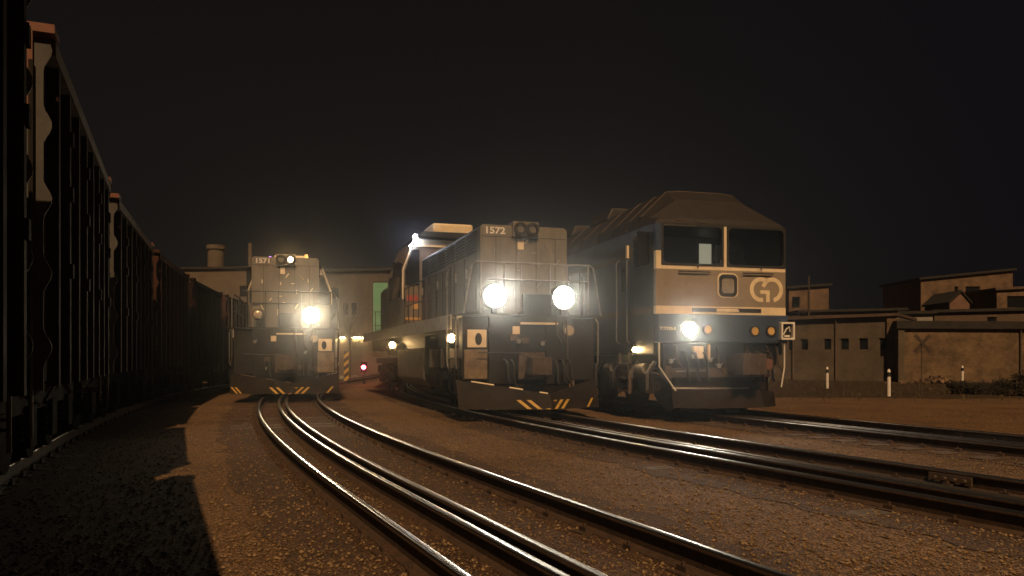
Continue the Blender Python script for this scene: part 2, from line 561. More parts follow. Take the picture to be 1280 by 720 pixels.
# loose stones: one mass of gravel
def scatter_stones():
    rng = np.random.default_rng(3)
    base = np.array([(1, 0, 0), (-1, 0, 0), (0, 1, 0), (0, -1, 0), (0, 0, 1), (0, 0, -1)], float)
    tri = np.array([(0, 2, 4), (2, 1, 4), (1, 3, 4), (3, 0, 4), (2, 0, 5), (1, 2, 5), (3, 1, 5), (0, 3, 5)])
    N = 46000
    u = rng.random(N)
    d = 4.0 + 19.0 * u ** 1.7
    x = (rng.random(N) * 1.34 - 0.70) * d
    rails = [o + g for o, gs in ((-4.65, (-.795, .795)), (0, (-.795, .795, -.29, -.1)), (4.5, (-.795, .795, -.26, -.1)), (9, (-.795, .795, -.4, -.22))) for g in gs]
    # keep stones off the rails
    keep = np.ones(N, bool)
    for i in range(N):
        dd, xx = d[i], x[i]
        t = dd
        for _ in range(2):
            n = T1n(t)
            off = (xx - T1(t)) * n.x + (dd - t) * n.y
            t = dd - n.y * off
        n = T1n(t)
        off = (xx - T1(t)) * n.x + (dd - t) * n.y
        for r in rails:
            if abs(off - r) < 0.085: keep[i] = False
    d, x = d[keep], x[keep]
    N = len(d)
    size = 0.005 + 0.014 * rng.random(N) ** 3.6
    ang = rng.random(N) * 6.283
    V = base[None] * size[:, None, None] * (0.6 + 0.8 * rng.random((N, 6, 1)))
    V[..., 0] *= 1.35
    V[..., 2] *= 0.7
    c, s = np.cos(ang)[:, None], np.sin(ang)[:, None]
    X = V[..., 0] * c - V[..., 1] * s + x[:, None]
    Y = V[..., 0] * s + V[..., 1] * c + d[:, None]
    Z = V[..., 2] + (size * 0.35)[:, None] + 0.004
    P = np.stack([X, Y, Z], -1).reshape(-1, 3)
    F = (tri[None] + (np.arange(N) * 6)[:, None, None]).reshape(-1, 3)
    m = bpy.data.meshes.new('gravel')
    m.vertices.add(len(P)); m.vertices.foreach_set('co', P.ravel())
    m.loops.add(len(F) * 3); m.loops.foreach_set('vertex_index', F.ravel().astype(np.int32))
    m.polygons.add(len(F)); m.polygons.foreach_set('loop_start', np.arange(0, len(F) * 3, 3, dtype=np.int32))
    m.update(calc_edges=True)
    m.materials.append(M['stone'])
    o = bpy.data.objects.new('gravel', m)
    COL.objects.link(o)
    tag(o, 'loose brown ballast stones strewn between the tracks', 'gravel', kind='stuff')
scatter_stones()

# dark verge at right, in front of the brick buildings, with dry grass
vb = MB()
e0 = [at(975, 500, 0.1) for _ in range(1)]
pts_near, pts_far = [], []
rnd = random.Random(5)
for k in range(60):
    x = 9.0 + k * 0.9
    pts_near.append((x, 27.5 - 0.16 * (x - 9) * 0.6 + rnd.uniform(-.35, .35), 0.005))
    pts_far.append((x, 62.0, 0.005))
vb.add(pts_near + pts_far, [(i, i + 1, 60 + i + 1, 60 + i) for i in range(59)])
v = vb.build('verge', M['verge'])
tag(v, kind='structure')

def grass_blades(name, label, spots, mat):
    rng = random.Random(11)
    mb = MB()
    for (x, y, h) in spots:
        for _ in range(5):
            a = rng.random() * 6.28
            l = h * rng.uniform(.6, 1.3)
            ex, ey = math.cos(a) * l * .5, math.sin(a) * l * .5
            w = 0.006
            px, py = -math.sin(a) * w, math.cos(a) * w
            mb.add([(x - px, y - py, 0), (x + px, y + py, 0), (x + ex * .5 + px * .6, y + ey * .5 + py * .6, l * .6), (x + ex * .5 - px * .6, y + ey * .5 - py * .6, l * .6), (x + ex, y + ey, l * .85)],
                   [(0, 1, 2, 3), (3, 2, 4)])
    o = mb.build(name, mat)
    tag(o, label, 'grass', kind='stuff')
sp = []
for _ in range(1500):
    x = rnd.uniform(9, 44)
    y = rnd.uniform(25, 46)
    sp.append((x, y, rnd.uniform(.08, .3)))
grass_blades('grass', 'dark dry grass on the verge before the brick walls', sp, M['grass'])

# ------------------------------------------------------------------ shared running gear
def wheel_mb(mb, x, y, z, r, side, mi=0):
    mb.cyl((x, y, z), (x + side * 0.13, y, z), r, 28, mi)
    mb.cyl((x + side * 0.13, y, z), (x + side * 0.16, y, z), r * 0.45, 16, mi)
    mb.cyl((x - side * 0.03, y, z), (x, y, z), r + 0.03, 28, mi)

def add_bogie(root, yc, wb, r, half, axles, mat, zf=0.62):
    f = MB()
    ys = [yc + wb * (k - (axles - 1) / 2) for k in range(axles)]
    for s in (-1, 1):
        f.box(s * half - 0.07, s * half + 0.07, ys[0] - 0.75, ys[-1] + 0.75, zf + 0.05, zf + 0.30)
        for y in ys:
            f.box(s * half - 0.09, s * half + 0.12, y - 0.2, y + 0.2, r - 0.2, r + 0.22)
            for q in (-0.33, 0.33):
                for kk in range(5):
                    f.cyl((s * half, y + q, zf - 0.22 + kk * 0.06), (s * half, y + q, zf - 0.19 + kk * 0.06), 0.085, 10)
        f.tube([(s * (half + .08), ys[0] - .5, zf + .1), (s * (half + .08), (ys[0] + ys[-1]) / 2, zf + .35), (s * (half + .08), ys[-1] + .5, zf + .1)], .03, 6)
    f.box(-half, half, ys[0] - 0.75, ys[0] - 0.62, zf + .05, zf + .25)
    f.box(-half, half, ys[-1] + 0.62, ys[-1] + 0.75, zf + .05, zf + .25)
    b = f.build('bogie', mat, root, smooth=40)
    for y in ys:
        for s in (-1, 1):
            w = MB()
            wheel_mb(w, s * 0.76, y, r, r, s)
            if s == 1:
                w.cyl((-0.76, y, r), (0.76, y, r), 0.085, 12)
            w.build('wheel', mat, b, smooth=40)
    return b

def text_obj(body, size, loc, parent, name, mat, xs=1.0, extrude=0.004, offset=0.0):
    c = bpy.data.curves.new('lettering', 'FONT')
    c.body = body
    c.size = size
    c.extrude = extrude
    c.offset = offset
    c.align_x = 'CENTER'
    c.align_y = 'CENTER'
    t = bpy.data.objects.new('lettering', c)
    COL.objects.link(t)
    bpy.context.view_layer.update()
    dg = bpy.context.evaluated_depsgraph_get()
    m = bpy.data.meshes.new_from_object(t.evaluated_get(dg))
    bpy.data.objects.remove(t)
    m.materials.clear()
    m.materials.append(mat)
    m.transform(Matrix.Diagonal((xs, 1, 1, 1)))
    m.transform(Matrix.Rotation(R(90), 4, 'X'))     # upright, reads from -y
    o = bpy.data.objects.new(name, m)
    COL.objects.link(o)
    o.location = loc
    o.parent = parent
    return o

# ------------------------------------------------------------------ hood locomotives 1571 and 1572
def hood_loco(cx, cy, a, number, label, left_lit, right_lit, top_lit, warm_side, head_mat, head_beam, extras):
    psides = (-1,) if warm_side else (1,)  # pale corner parts stand only on the lit side of each front
    root = empty('diesel_locomotive', (cx, cy, RAIL), a, label, 'locomotive', 'hood locomotives facing the camera')
    PZ = 2.12
    # frame and walkway
    mb = MB()
    mb.box(-1.56, 1.56, 0.10, 16.2, PZ - 0.06, PZ)
    mb.box(-1.2, 1.2, 0.3, 16.0, 1.45, PZ - 0.06)
    mb.build('frame', M['pilot'], root, bevel=.01)
    mb = MB()
    for s in (-1, 1):
        mb.box(s * 1.575 - .02, s * 1.575 + .02, 0.9, 15.8, PZ - 0.30, PZ + 0.02)
    mb.build('side_sill', M['sill'], root)
    # pilot sheet, cut for the coupler, with step wells at the corners
    mb = MB()
    mb.box(-0.95, -0.34, 0.10, 0.16, 0.62, PZ - .06)
    mb.box(0.34, 0.95, 0.10, 0.16, 0.62, PZ - .06)
    mb.box(-0.34, 0.34, 0.101, 0.159, 1.32, PZ - .06)
    mb.box(-0.34, 0.34, 0.45, 0.5, 0.45, 1.32)
    for s in (-1, 1):
        mb.box(s * .94, s * 1.5, 0.20, 0.24, 0.70, PZ - .06)
    mb.build('pilot', M['pilot'], root, bevel=.008)
    for s in psides:
        mb = MB()
        x0, x1 = sorted((s * .96, s * 1.46))
        mb.box(x0, x1, 0.175, 0.197, 0.74, 1.36)
        mb.build('corner_lit_patch', M['tan'], root)  # tan colour paints the lit part of the black pilot
    for s in (-1, 1):
        if s in psides:
         p = MB()
         x0, x1 = sorted((s * .98, s * 1.40))
         p.box(x0, x1, 0.15, 0.175, 1.40, 1.78)
         pl = p.build('jack_plate', M['cream'], root, bevel=.01)
         q = MB()
         q.prism([(s * 1.16 + .075 * math.cos(t * .3927), 1.58 + .13 * math.sin(t * .3927)) for t in range(16)], 'y', .140, .16)
         q.build('socket', M['rubber'], pl)
        st = MB()
        for k, z in enumerate((0.45, 0.80, 1.15)):
            st.box(*sorted((s * 1.38, s * 1.62)), 0.42, 0.95, z, z + .035)
        st.box(*sorted((s * 1.585, s * 1.62)), 0.40, 0.43, 0.40, 2.1)
        st.box(*sorted((s * 1.585, s * 1.62)), 0.94, 0.97, 0.40, 2.1)
        st.box(*sorted((s * 1.36, s * 1.38)), 0.40, 0.97, 0.40, 2.06)
        st.build('steps', M['black'], root)
        gr = MB()
        gr.tube([(s * 1.60, .30, .95), (s * 1.63, .24, 1.1), (s * 1.63, .24, 1.95), (s * 1.60, .30, 2.05)], .018, 6)
        gr.tube([(s * 1.60, 1.02, .95), (s * 1.63, 1.06, 1.1), (s * 1.63, 1.06, 3.05), (s * 1.56, 1.1, 3.15)], .018, 6)
        gr.build('grab_rail', M['steel'], root, smooth=60)
    # snow plough with painted glints on its top edge and hazard chevrons
    mb = MB()
    nx = 0.22
    def plow_pt(u, z):
        k = abs(u - nx) / (1.6 - (nx if u > nx else -nx))
        yb = -0.62 + 0.72 * k
        zt = 0.42 + 0.30 * k
        return (u, yb + 0.22 * (z - .1) / .6, z), zt
    us = [-1.6, -1.2, -.8, -.4, 0, nx, .45, .9, 1.25, 1.6]
    fr, bk = [], []
    for u in us:
        _, zt = plow_pt(u, 0)
        lo, up = plow_pt(u, .10)[0], plow_pt(u, zt)[0]
        fr.append([lo, up, (up[0], up[1] + .05, up[2]), (lo[0], lo[1] + .05, lo[2])])
    mb.loft(fr)
    mb.box(-.9, .9, .16, .22, .35, .62)
    plow = mb.build('snow_plough', M['plow'], root)
    mb = MB()
    for ua_, ub_ in ((-1.30, -.86), (-.56, -.30), (.02, .18)):
        e_ = []
        for uu in (ua_, (ua_ + ub_) / 2, ub_):
            zt_ = plow_pt(uu, 0)[1]
            p_ = plow_pt(uu, zt_)[0]
            e_.append((p_[0], p_[1] + .02, p_[2] + .004))
        mb = MB()
        mb.tube(e_, .022, 6)
        mb.build('edge_glint', M['cream'] if warm_side else M['grime'], plow, smooth=60)  # short tubes that paint in glints of light
    def stripe(u0, lean, wd=.085, z0=.115, z1=.30):
        a_ = [plow_pt(u0, z0)[0], plow_pt(u0 + wd, z0)[0], plow_pt(u0 + wd + lean, z1)[0], plow_pt(u0 + lean, z1)[0]]
        f0 = [(p[0], p[1] - .012, p[2]) for p in a_]
        f1 = [(p[0], p[1] - .002, p[2]) for p in a_]
        mb = MB()
        mb.loft([f0, f1])
        mb.build('hazard_stripe', M['yellow'], plow)
    for u0 in (-.26, -.06): stripe(u0, -.20)
    for u0 in (.10, .28, .46): stripe(u0, .20)
    if not warm_side:
        for u0 in (-1.42, -1.30): stripe(u0, -.17, .05)
    stripe(1.22, .17, .06)
    # coupler, hoses, lever
    mb = MB()
    mb.box(-.13, .13, -.25, .5, .88, 1.14)
    mb.prism([(-.22, -.62), (-.02, -.50), (.08, -.62), (.24, -.56), (.26, -.25), (-.22, -.25)], 'z', .82, 1.2)
    mb.box(-.3, .3, .05, .10, .72, 1.30)
    mb.build('coupler', M['grime'], root, bevel=.02)
    for u, l in ((-.62, .4), (-.48, .45), (.50, .45), (.66, .42), (.82, .35)):
        mb = MB()
        mb.tube([(u, .1, 1.12), (u, -.06, 1.12), (u + .02, -.12, 1.0), (u + .03, -.12, 1.12 - l), (u + .08, -.10, 1.05 - l)], .028, 7)
        mb.build('brake_hose', M['rubber'], root, smooth=60)
    mb = MB()
    mb.tube([(-1.2, .04, 1.30), (-.3, .0, 1.28), (-.2, -.02, 1.24), (-.1, -.1, 1.2)], .014, 6)
    mb.build('uncoupling_lever', M['darkrail'], root)
    mb = MB()
    mb.box(-.26, .60, .02, .07, 1.90, 1.945)
    mb.build('foot_bar', M['cream'], root)
    mb = MB()
    mb.box(-.42, -.26, .08, .098, 1.69, 1.86)
    mb.build('number_tag', M['cream'], root)
    mb = MB()
    mb.cyl((.86, .10, 1.78), (.86, .03, 1.78), .115, 20)
    mk = mb.build('marker_lamp', M['lens'], root, smooth=40)
    mb = MB()
    mb.ring(arc(.86, 1.78, .135, 0, 345, 24), arc(.86, 1.78, .112, 0, 345, 24), .015, .098)
    mb.build('bezel', M['grime'], mk)
    mb = MB()
    mb.cyl((-.86, .10, 1.78), (-.86, .03, 1.78), .115, 20)
    mb.build('marker_lamp', M['pilot'], root, smooth=40)
    rp_ = random.Random(int(number))
    for k in range(9):
        u = rp_.uniform(-.9, .9)
        z = rp_.uniform(.7, 1.75)
        if abs(u) < .3 and z < 1.3: continue
        mb = MB()
        kind = k % 3
        if kind == 0:
            mb.cyl((u, .10, z), (u, -.03, z), .05, 10)
            mb.tube([(u, -.02, z), (u + .07, -.04, z + .06)], .012, 6)
            mb.build('air_cock', M['steel'], root, smooth=50)
        elif kind == 1:
            mb.box(u - .09, u + .09, .02, .10, z - .07, z + .07)
            mb.build('jumper_box', M['grime'], root, bevel=.015)
        else:
            mb.tube([(u, .09, 2.02), (u, .03, 1.95), (u + .02, .02, z), (u + .12, .03, z - .14), (u + .14, .09, z - .2)], .018, 6)
            mb.build('pipe', M['grime'], root, smooth=60)
    # front handrail
    mb = MB()
    T, Mi = 3.22, 2.86
    mb.tube([(-1.48, .16, PZ), (-1.30, .16, T - .06), (-1.22, .16, T), (1.40, .16, T), (1.48, .16, T - .06), (1.66, .16, PZ)], .02, 8)
    mb.tube([(-.98, .16, Mi), (1.34, .16, Mi)], .017, 6)
    for u in (-.58, -.20, .46, .86):
        mb.tube([(u, .16, PZ), (u, .16, T)], .014, 6)
    for u in (-1.10, 1.36):
        mb.tube([(u, .16, PZ), (u, .16, T)], .02, 6)
    mb.build('front_handrail', M['steel'] if number == '1572' else M['darkrail'], root, smooth=60)
    mb = MB()
    mb.box(-.18, .48, .12, .18, PZ - .01, 2.56)
    mb.box(-.18, .48, .18, .50, PZ + .002, PZ + .03)
    mb.build('drop_step', M['black'], root, bevel=.01)
    # headlight units
    for u, lit in ((-.80, left_lit), (.76, right_lit)):
        zc = PZ + .38
        mb = MB()
        rl = .25 if lit else .14
        mb.cyl((u, .10, zc), (u, .34, zc), rl + .025, 24)
        mb.box(u - .05, u + .05, .16, .24, PZ, PZ + .16)
        h = mb.build('headlight', M['pilot'], root, smooth=40)
        l = MB()
        rings = []
        for k in range(5):
            q = k / 4 * 1.45
            rings.append([(u + rl * math.cos(q) * math.cos(t * .3), .098 - .06 * math.sin(q), zc + rl * math.cos(q) * math.sin(t * .3)) for t in range(21)])
        l.loft(rings)
        l.build('lens', head_mat if lit else M['lens'], h, smooth=60)
        if lit: beam(root, u, -.08, zc, *head_beam)
    # long hood
    HT = 4.09 if warm_side else 4.32
    HW = 1.01
    y0, y1 = 0.55, 7.0
    mb = MB()
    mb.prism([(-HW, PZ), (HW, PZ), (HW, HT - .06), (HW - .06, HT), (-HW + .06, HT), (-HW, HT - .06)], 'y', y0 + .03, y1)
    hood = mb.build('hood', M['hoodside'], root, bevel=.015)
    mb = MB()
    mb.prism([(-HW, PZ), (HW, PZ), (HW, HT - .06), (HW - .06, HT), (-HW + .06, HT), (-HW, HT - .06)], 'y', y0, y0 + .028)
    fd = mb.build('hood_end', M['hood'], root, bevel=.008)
    mb = MB()
    for (xa, xb, za, zb) in ((-HW + .03, HW - .03, HT - .26, HT - .25), (-.66, -.65, PZ + .06, HT - .26), (-.2, -.19, PZ + .06, HT - .26), (.27, .28, PZ + .06, HT - .26), (.72, .73, PZ + .06, HT - .26)):
        mb.box(xa, xb, y0 - .006, y0 + .01, za, zb)
    mb.build('panel_seam', M['pilot'], fd)
    mb = MB()
    rr = random.Random(4)
    for (u, z) in ((-.70, 3.55), (-.70, 2.75), (-.15, 3.5), (-.15, 3.1), (-.24, 2.6), (.22, 3.5), (.33, 3.25), (.33, 2.8), (.68, 3.6), (.77, 3.3), (.77, 2.7), (-.45, 3.0), (.05, 3.75), (-.05, 2.9), (.5, 3.68)):
        mb = MB()
        l = rr.uniform(.04, .10)
        aa = rr.choice((0, 0, .6, -.5, 1.57))
        mb.tube([(u - math.sin(aa) * l, y0 - .02, z - math.cos(aa) * l), (u + math.sin(aa) * l, y0 - .02, z + math.cos(aa) * l)], .013 if warm_side else .02, 6)
        mb.cyl((u, y0, z), (u, y0 - .02, z), .014, 6)
        mb.build('latch_glint', M['steel'] if warm_side else M['cream'], fd, smooth=60)  # cream ones, drawn thicker, paint warm sparkles onto the hood end
    # doors and grilles along the hood sides
    for s in (-1, 1):
        for k in range(6):
            ya = y0 + .3 + k * 1.02
            mb = MB()
            x0, x1 = sorted((s * HW, s * (HW + .022)))
            mb.box(x0, x1, ya, ya + .84, PZ + .12, HT - .62)
            d = mb.build('hood_door', M['hoodside'], root, bevel=.006)
            mb = MB()
            xh0, xh1 = sorted((s * (HW + .022), s * (HW + .06)))
            mb.box(xh0, xh1, ya + .72, ya + .75, 3.0, 3.22)
            mb.build('handle', M['steel'], d)
            mb = MB()
            for q in range(7):
                mb.box(*sorted((s * HW, s * (HW + .03))), ya + .03, ya + .82, HT - .56 + q * .07, HT - .53 + q * .07)
            mb.build('grille', M['pilot'], root)
    # twin headlamp box, number, beacon, exhaust on the hood top
    mb = MB()
    mb.box(-.29, .31, y0 - .09, y0 + .25, HT - .26, HT + .09)
    hb = mb.build('headlamp_box', M['hood'], root, bevel=.02)
    for q, lit in ((-.13, False), (.15, top_lit)):
        mb = MB()
        mb.ring(arc(q, HT - .08, .145, 0, 345, 24), arc(q, HT - .08, .085, 0, 345, 24), y0 - .16, y0 - .085)
        mb.build('bezel', M['rubber'], hb, smooth=40)
        mb = MB()
        mb.cyl((q, y0 - .08, HT - .08), (q, y0 - .12, HT - .08), .084 if not lit else .07, 18)
        mb.build('lens', M['warm'] if lit else M['hood'], hb, smooth=40)
    text_obj(number, .20, (-.68, y0 - .004, HT - .13), root, 'number_lettering', M['white'], 1.2, .003, .006)
    mb = MB()
    mb.box(-.16, -.02, y0 - .02, y0 - .003, HT - .52, HT - .31)
    mb.build('notice_sticker', M['cream'], fd)
    mb = MB()
    mb.cyl((.62, 1.9, HT), (.62, 1.9, HT + .12), .05, 10)
    bc = mb.build('beacon', M['pilot'], root)
    mb = MB()
    mb.cyl((.62, 1.9, HT + .12), (.62, 1.9, HT + .27), .075, 14, 0, .05)
    mb.build('lens', M['beacon'], bc, smooth=50)
    mb = MB()
    mb.cyl((0, 4.5, HT), (0, 4.5, HT + .16), .28, 18)
    mb.box(-.55, .55, 5.2, 6.4, HT, HT + .10)
    mb.build('exhaust', M['black'], root, smooth=40)
    # cab: bevelled shoulders, cream air unit on the roof
    c0, c1, CT = 7.0, 10.0, 4.98
    mb = MB()
    prof = [(-1.55, PZ), (1.55, PZ), (1.55, 3.75), (1.18, 4.72), (.9, CT - .14), (-.9, CT - .14), (-1.18, 4.72), (-1.55, 3.75)]
    mb.prism(prof, 'y', c0, c1)
    cab = mb.build('cab', M['cab'], root, bevel=.03)
    mb = MB()
    mb.prism([(-1.24, 4.70), (1.24, 4.70), (.96, CT - .10), (-.96, CT - .10)], 'y', c0 - .25, c1 + .2)
    mb.build('roof', M['pilot'], root, bevel=.02)
    mb = MB()
    mb.box(-.62, .62, c0 + .25, c0 + 1.6, CT - .10, CT + .24)
    mb.build('air_conditioner', M['cream'], root, bevel=.06)
    mb = MB()
    mb.box(-1.22, 1.22, c0 - .05, c0 - .02, 4.45, 4.66)
    mb.build('cab_visor_band', M['cream'], root)
    for s in (-1, 1):
        mb = MB()
        mb.prism([(s * 1.08, 3.32), (s * 1.50, 3.32), (s * 1.50, 3.74), (s * 1.28, 4.36), (s * 1.08, 4.36)], 'y', c0 - .022, c0 - .003)
        mb.build('cab_window', M['darkglass'], root)
        mb = MB()
        mb.box(*sorted((s * 1.56, s * 1.575)), c0 + .5, c1 - .5, 3.0, 3.72)
        mb.build('cab_window', M['darkglass'], root)
        mb = MB()
        mb.box(*sorted((s * 1.60, s * 1.86)), c0 - .05, c0 + .02, 3.55, 3.95)
        mb.tube([(s * 1.54, c0 + .05, 3.9), (s * 1.72, c0, 3.98)], .015, 6)
        mb.build('mirror', M['black'], root)
    for s in (-1, 1):
        mb = MB()
        mb.tube([(s * 1.57, c0 - .02, 2.9), (s * 1.57, c0 - .02, 3.74), (s * 1.20, c0 - .02, 4.76)], .03, 6)
        mb.build('cab_edge_highlight', M['cream'], root, smooth=60)  # cream tube paints the light along the cab's bevelled edge
    mb = MB()
    mb.box(-1.45, -1.12, c0 - .018, c0 - .002, 2.86, 3.02)
    mb.build('warning_label', M['red'], root)
    mb = MB()
    mb.box(-1.50, -1.06, c0 - .018, c0 - .002, 2.30, 2.37)
    mb.build('reflective_strip', M['ochre'], root)
    mb = MB()
    mb.box(-1.28, -1.12, c0 - .018, c0 - .002, 2.62, 2.78)
    mb.build('instruction_label', M['ochre'], root)
    # rear hood
    mb = MB()
    mb.prism([(-1.0, PZ), (1.0, PZ), (1.0, 3.7), (.9, 3.85), (-.9, 3.85), (-1.0, 3.7)], 'y', c1, 15.2)
    mb.build('rear_hood', M['hoodside'], root, bevel=.02)
    # side handrails
    for s in (-1, 1):
        mb = MB()
        x = s * 1.55
        for k in range(9):
            y = 1.1 + k * .72
            mb.tube([(x, y, PZ - .2), (x, y, 3.18)], .014, 6)
        mb.tube([(x, 1.1, 3.18), (x, 6.9, 3.18)], .018, 6)
        mb.tube([(x, 1.1, 2.66), (x, 6.9, 2.66)], .014, 6)
        mb.build('side_handrail', M['darkrail'], root, smooth=60)
    # underframe: tanks, boxes, bogies
    for s in (-1, 1):
        mb = MB()
        mb.prism([(s * .5, .42), (s * 1.2, .42), (s * 1.45, .62), (s * 1.45, 1.42), (s * .5, 1.42)], 'y', 4.6, 8.6)
        mb.build('fuel_tank', M['grime'], root, bevel=.03)
    for s in (-1, 1):
        mb = MB()
        mb.cyl((s * 1.25, 8.9, 1.45), (s * 1.25, 11, 1.45), .2, 16)
        mb.build('air_reservoir', M['black'], root, smooth=40)
        mb = MB()
        mb.box(*sorted((s * .9, s * 1.42)), 3.9, 4.5, .75, 1.75)
        mb.build('battery_box', M['black'], root, bevel=.02)
    add_bogie(root, 2.55, 2.1, .50, 1.15, 2, M['black'])
    add_bogie(root, 12.6, 2.1, .50, 1.15, 2, M['black'])
    for s in (-1, 1):
        for yy in (1.35, 2.0, 3.3):
            mb = MB()
            mb.box(*sorted((s * 1.15, s * 1.5)), yy, yy + .3, .95, 1.4)
            mb.tube([(s * 1.3, yy + .1, .97), (s * 1.2, yy, .35)], .03, 6)
            mb.build('sand_box', M['grime'], root)
    if warm_side:
        for yy, zz in ((1.25, 1.62), (9.3, 1.60)):
            mb = MB()
            mb.cyl((-1.50, yy, zz), (-1.50, yy + .10, zz), .12, 14)
            mb.box(-1.54, -1.46, yy + .05, yy + .1, zz, PZ - .06)
            ln = mb.build('step_lamp', M['pilot'], root, smooth=40)
            mb = MB()
            mb.cyl((-1.50, yy - .03, zz), (-1.50, yy, zz), .09, 14)
            mb.build('lens', M['warm'], ln, smooth=40)
    for (u, y, z, r, mat) in extras:
        mb = MB()
        mb.cyl((u, y, z), (u, y - .06, z), r, 14)
        mb.build('roof_lamp', mat, root, smooth=40)
    return root

hood_loco(0.44, 17.15, math.atan(0.32), '1572', 'grey hood locomotive numbered 1572 with both front headlights lit', True, True, False, True, M['head'], (950, (1, .93, .76), 52),
          [(-1.22, 6.92, 4.72, .06, M['cool']), (-1.36, 6.92, 4.45, .03, M['cool'])])
hood_loco(-6.92, 24.4, math.atan(0.255), '1571', 'grey hood locomotive numbered 1571 with only one lower headlight lit', False, True, True, False, M['head71'], (760, (1, .83, .55), 48),
          [(-.50, 1.5, 4.40, .05, M['violet']), (-.36, 1.5, 4.40, .03, M['violet'])])

# ------------------------------------------------------------------ passenger locomotive with the GO emblem
GX, GY, GA = 4.47, 17.0, math.atan(0.27)
go = empty('diesel_locomotive', (GX, GY, RAIL), GA, 'blue and grey passenger locomotive with a cream GO emblem on its cab front', 'locomotive')
def gu(px, py, w=0.0):
    c, s = math.cos(GA), math.sin(GA)
    k = (px - 640) / 1000
    u = (k * (GY + w * c) - (GX - w * s)) / (c - k * s)
    y = GY + u * s + w * c
    return u, 1.17 + (448 - py) / 1000 * y

HWG = 1.53
ZB, ZE, ZR = 1.25, 4.02, 4.88
def gsec(w, top, wide=HWG, eave=ZE):
    k = (top - eave)
    return [(-wide, w, ZB), (wide, w, ZB), (wide, w, eave), (wide - .10, w, eave + k * .28), (.82, w, top - .03), (.5, w, top), (-.5, w, top), (-.82, w, top - .03), (-wide + .10, w, eave + k * .28), (-wide, w, eave)]
# body sides and back behind the cab
mb = MB()
for s in (-1, 1):
    mb.box(*sorted((s * (HWG - .06), s * HWG)), .12, 20.0, ZB, ZE)
mb.box(-HWG + .07, HWG - .07, 1.75, 19.98, ZB, ZE - .02)
mb.build('body', M['goside'], go, bevel=.02)
# roof: slopes back from the brow above the windscreens
mb = MB()
def rsec(w, top, brow):
    e = ZE + .002
    pts = gsec(w, top, HWG, e)
    return [pts[9], *pts[2:3][::-1]] and [(-HWG, w, e - .05), (HWG, w, e - .05), (HWG, w, e)] + pts[3:9] + [(-HWG, w, e)]
front = [(-HWG, .04, ZE - .048), (HWG, .04, ZE - .048), (HWG, .04, ZE), (HWG - .1, .05, ZE + .06), (.82, .06, ZE + .10), (.5, .06, ZE + .11), (-.5, .06, ZE + .11), (-.82, .06, ZE + .10), (-HWG + .1, .05, ZE + .06), (-HWG, .04, ZE)]
mb.loft([front, rsec(.55, 4.62, 0), rsec(.95, ZR, 0), rsec(20.0, ZR, 0)])
roof = mb.build('roof', M['goroof'], go, bevel=.02)
for w in (1.0, 1.6, 2.4, 3.4, 4.6, 6.0, 7.6, 9.4, 11.4):
    mb = MB()
    ss = rsec(w, ZR, 0)[2:]
    mb.tube([(p[0] * 1.004, p[1], p[2] + .008) for p in ss], .016, 6)
    mb.build('roof_rib', M['grime'], roof, smooth=60)
for w, l in ((4.2, 1.3), (7.0, 1.3)):
    mb = MB()
    mb.prism([(-.95, ZR - .1), (.7, ZR - .1), (.55, ZR + .22), (-.8, ZR + .22)], 'y', w, w + l)
    mb.build('roof_vent', M['goroof'], roof, bevel=.05)
# cab front, built round the windscreen openings
zw0, zw1 = 3.13, 3.98
uL0, uL1 = gu(827, 300)[0], gu(904, 300)[0]
uR0, uR1 = gu(909, 300)[0], gu(981, 300)[0]
uM = (uL1 + uR0) / 2
mb = MB()
mb.box(-HWG, HWG, 0.0, .12, zw1, ZE - .052)                        # brow
mb.box(-HWG, uL0, 0.002, .118, 3.42, zw1)                           # left pillar top
mb.box(uR1, HWG, 0.002, .118, 3.42, zw1)
mb.build('brow_panel', M['goblue'], go, bevel=.01)
mb = MB()
mb.box(-HWG, uL0, 0.001, .119, zw0 - .09, 3.417)
mb.box(uR1, HWG, 0.001, .119, zw0 - .09, 3.417)
mb.box(uL0, uR1, 0.0, .12, zw0 - .09, zw0)
mb.box(uL1, uR0, 0.004, .116, zw0, zw1)
mb.build('windscreen_surround', M['cream'], go)
mb = MB()
mb.box(-HWG, HWG, 0.0, .12, 2.27, zw0 - .092)
nose = mb.build('nose_panel', M['gogrey'], go)
mb = MB()
mb.box(-HWG - .003, HWG + .003, -.004, .12, 2.10, 2.268)
mb.build('cream_band', M['cream'], go)
mb = MB()
mb.box(-HWG, HWG, -.10, .12, 1.50, 2.098)
apron = mb.build('apron', M['goblue'], go, bevel=.03)
# cab interior
mb = MB()
mb.box(-1.44, 1.44, 1.55, 1.6, 2.3, 3.98)
mb.box(-1.44, 1.44, .16, 1.55, 2.95, 3.0)
mb.box(-1.2, -.6, .2, .5, 3.0, 3.14)
mb.box(.2, 1.1, .2, .5, 3.0, 3.12)
mb.build('cab_interior', M['plasterdark'], go)
u0, z0 = gu(875, 331, 1.5); u1, z1 = gu(890, 305, 1.5)
mb = MB()
mb.box(u0, u1, 1.53, 1.545, z0, z1)
mb.build('door_window', M['interior'], go)
u0, _ = gu(896, 331, 1.5); u1, _ = gu(903, 305, 1.5)
mb = MB()
mb.box(u0, u1, 1.50, 1.545, z0 - .05, z1 - .02)
mb.build('cabin_door_post', M['cream'], go)
mb = MB()
mb.cyl((.62, .5, 3.0), (.62, .5, 3.32), .22, 14)
mb.box(.42, .82, .62, .74, 2.9, 3.55)
mb.build('driver_seat', M['black'], go, bevel=.03)
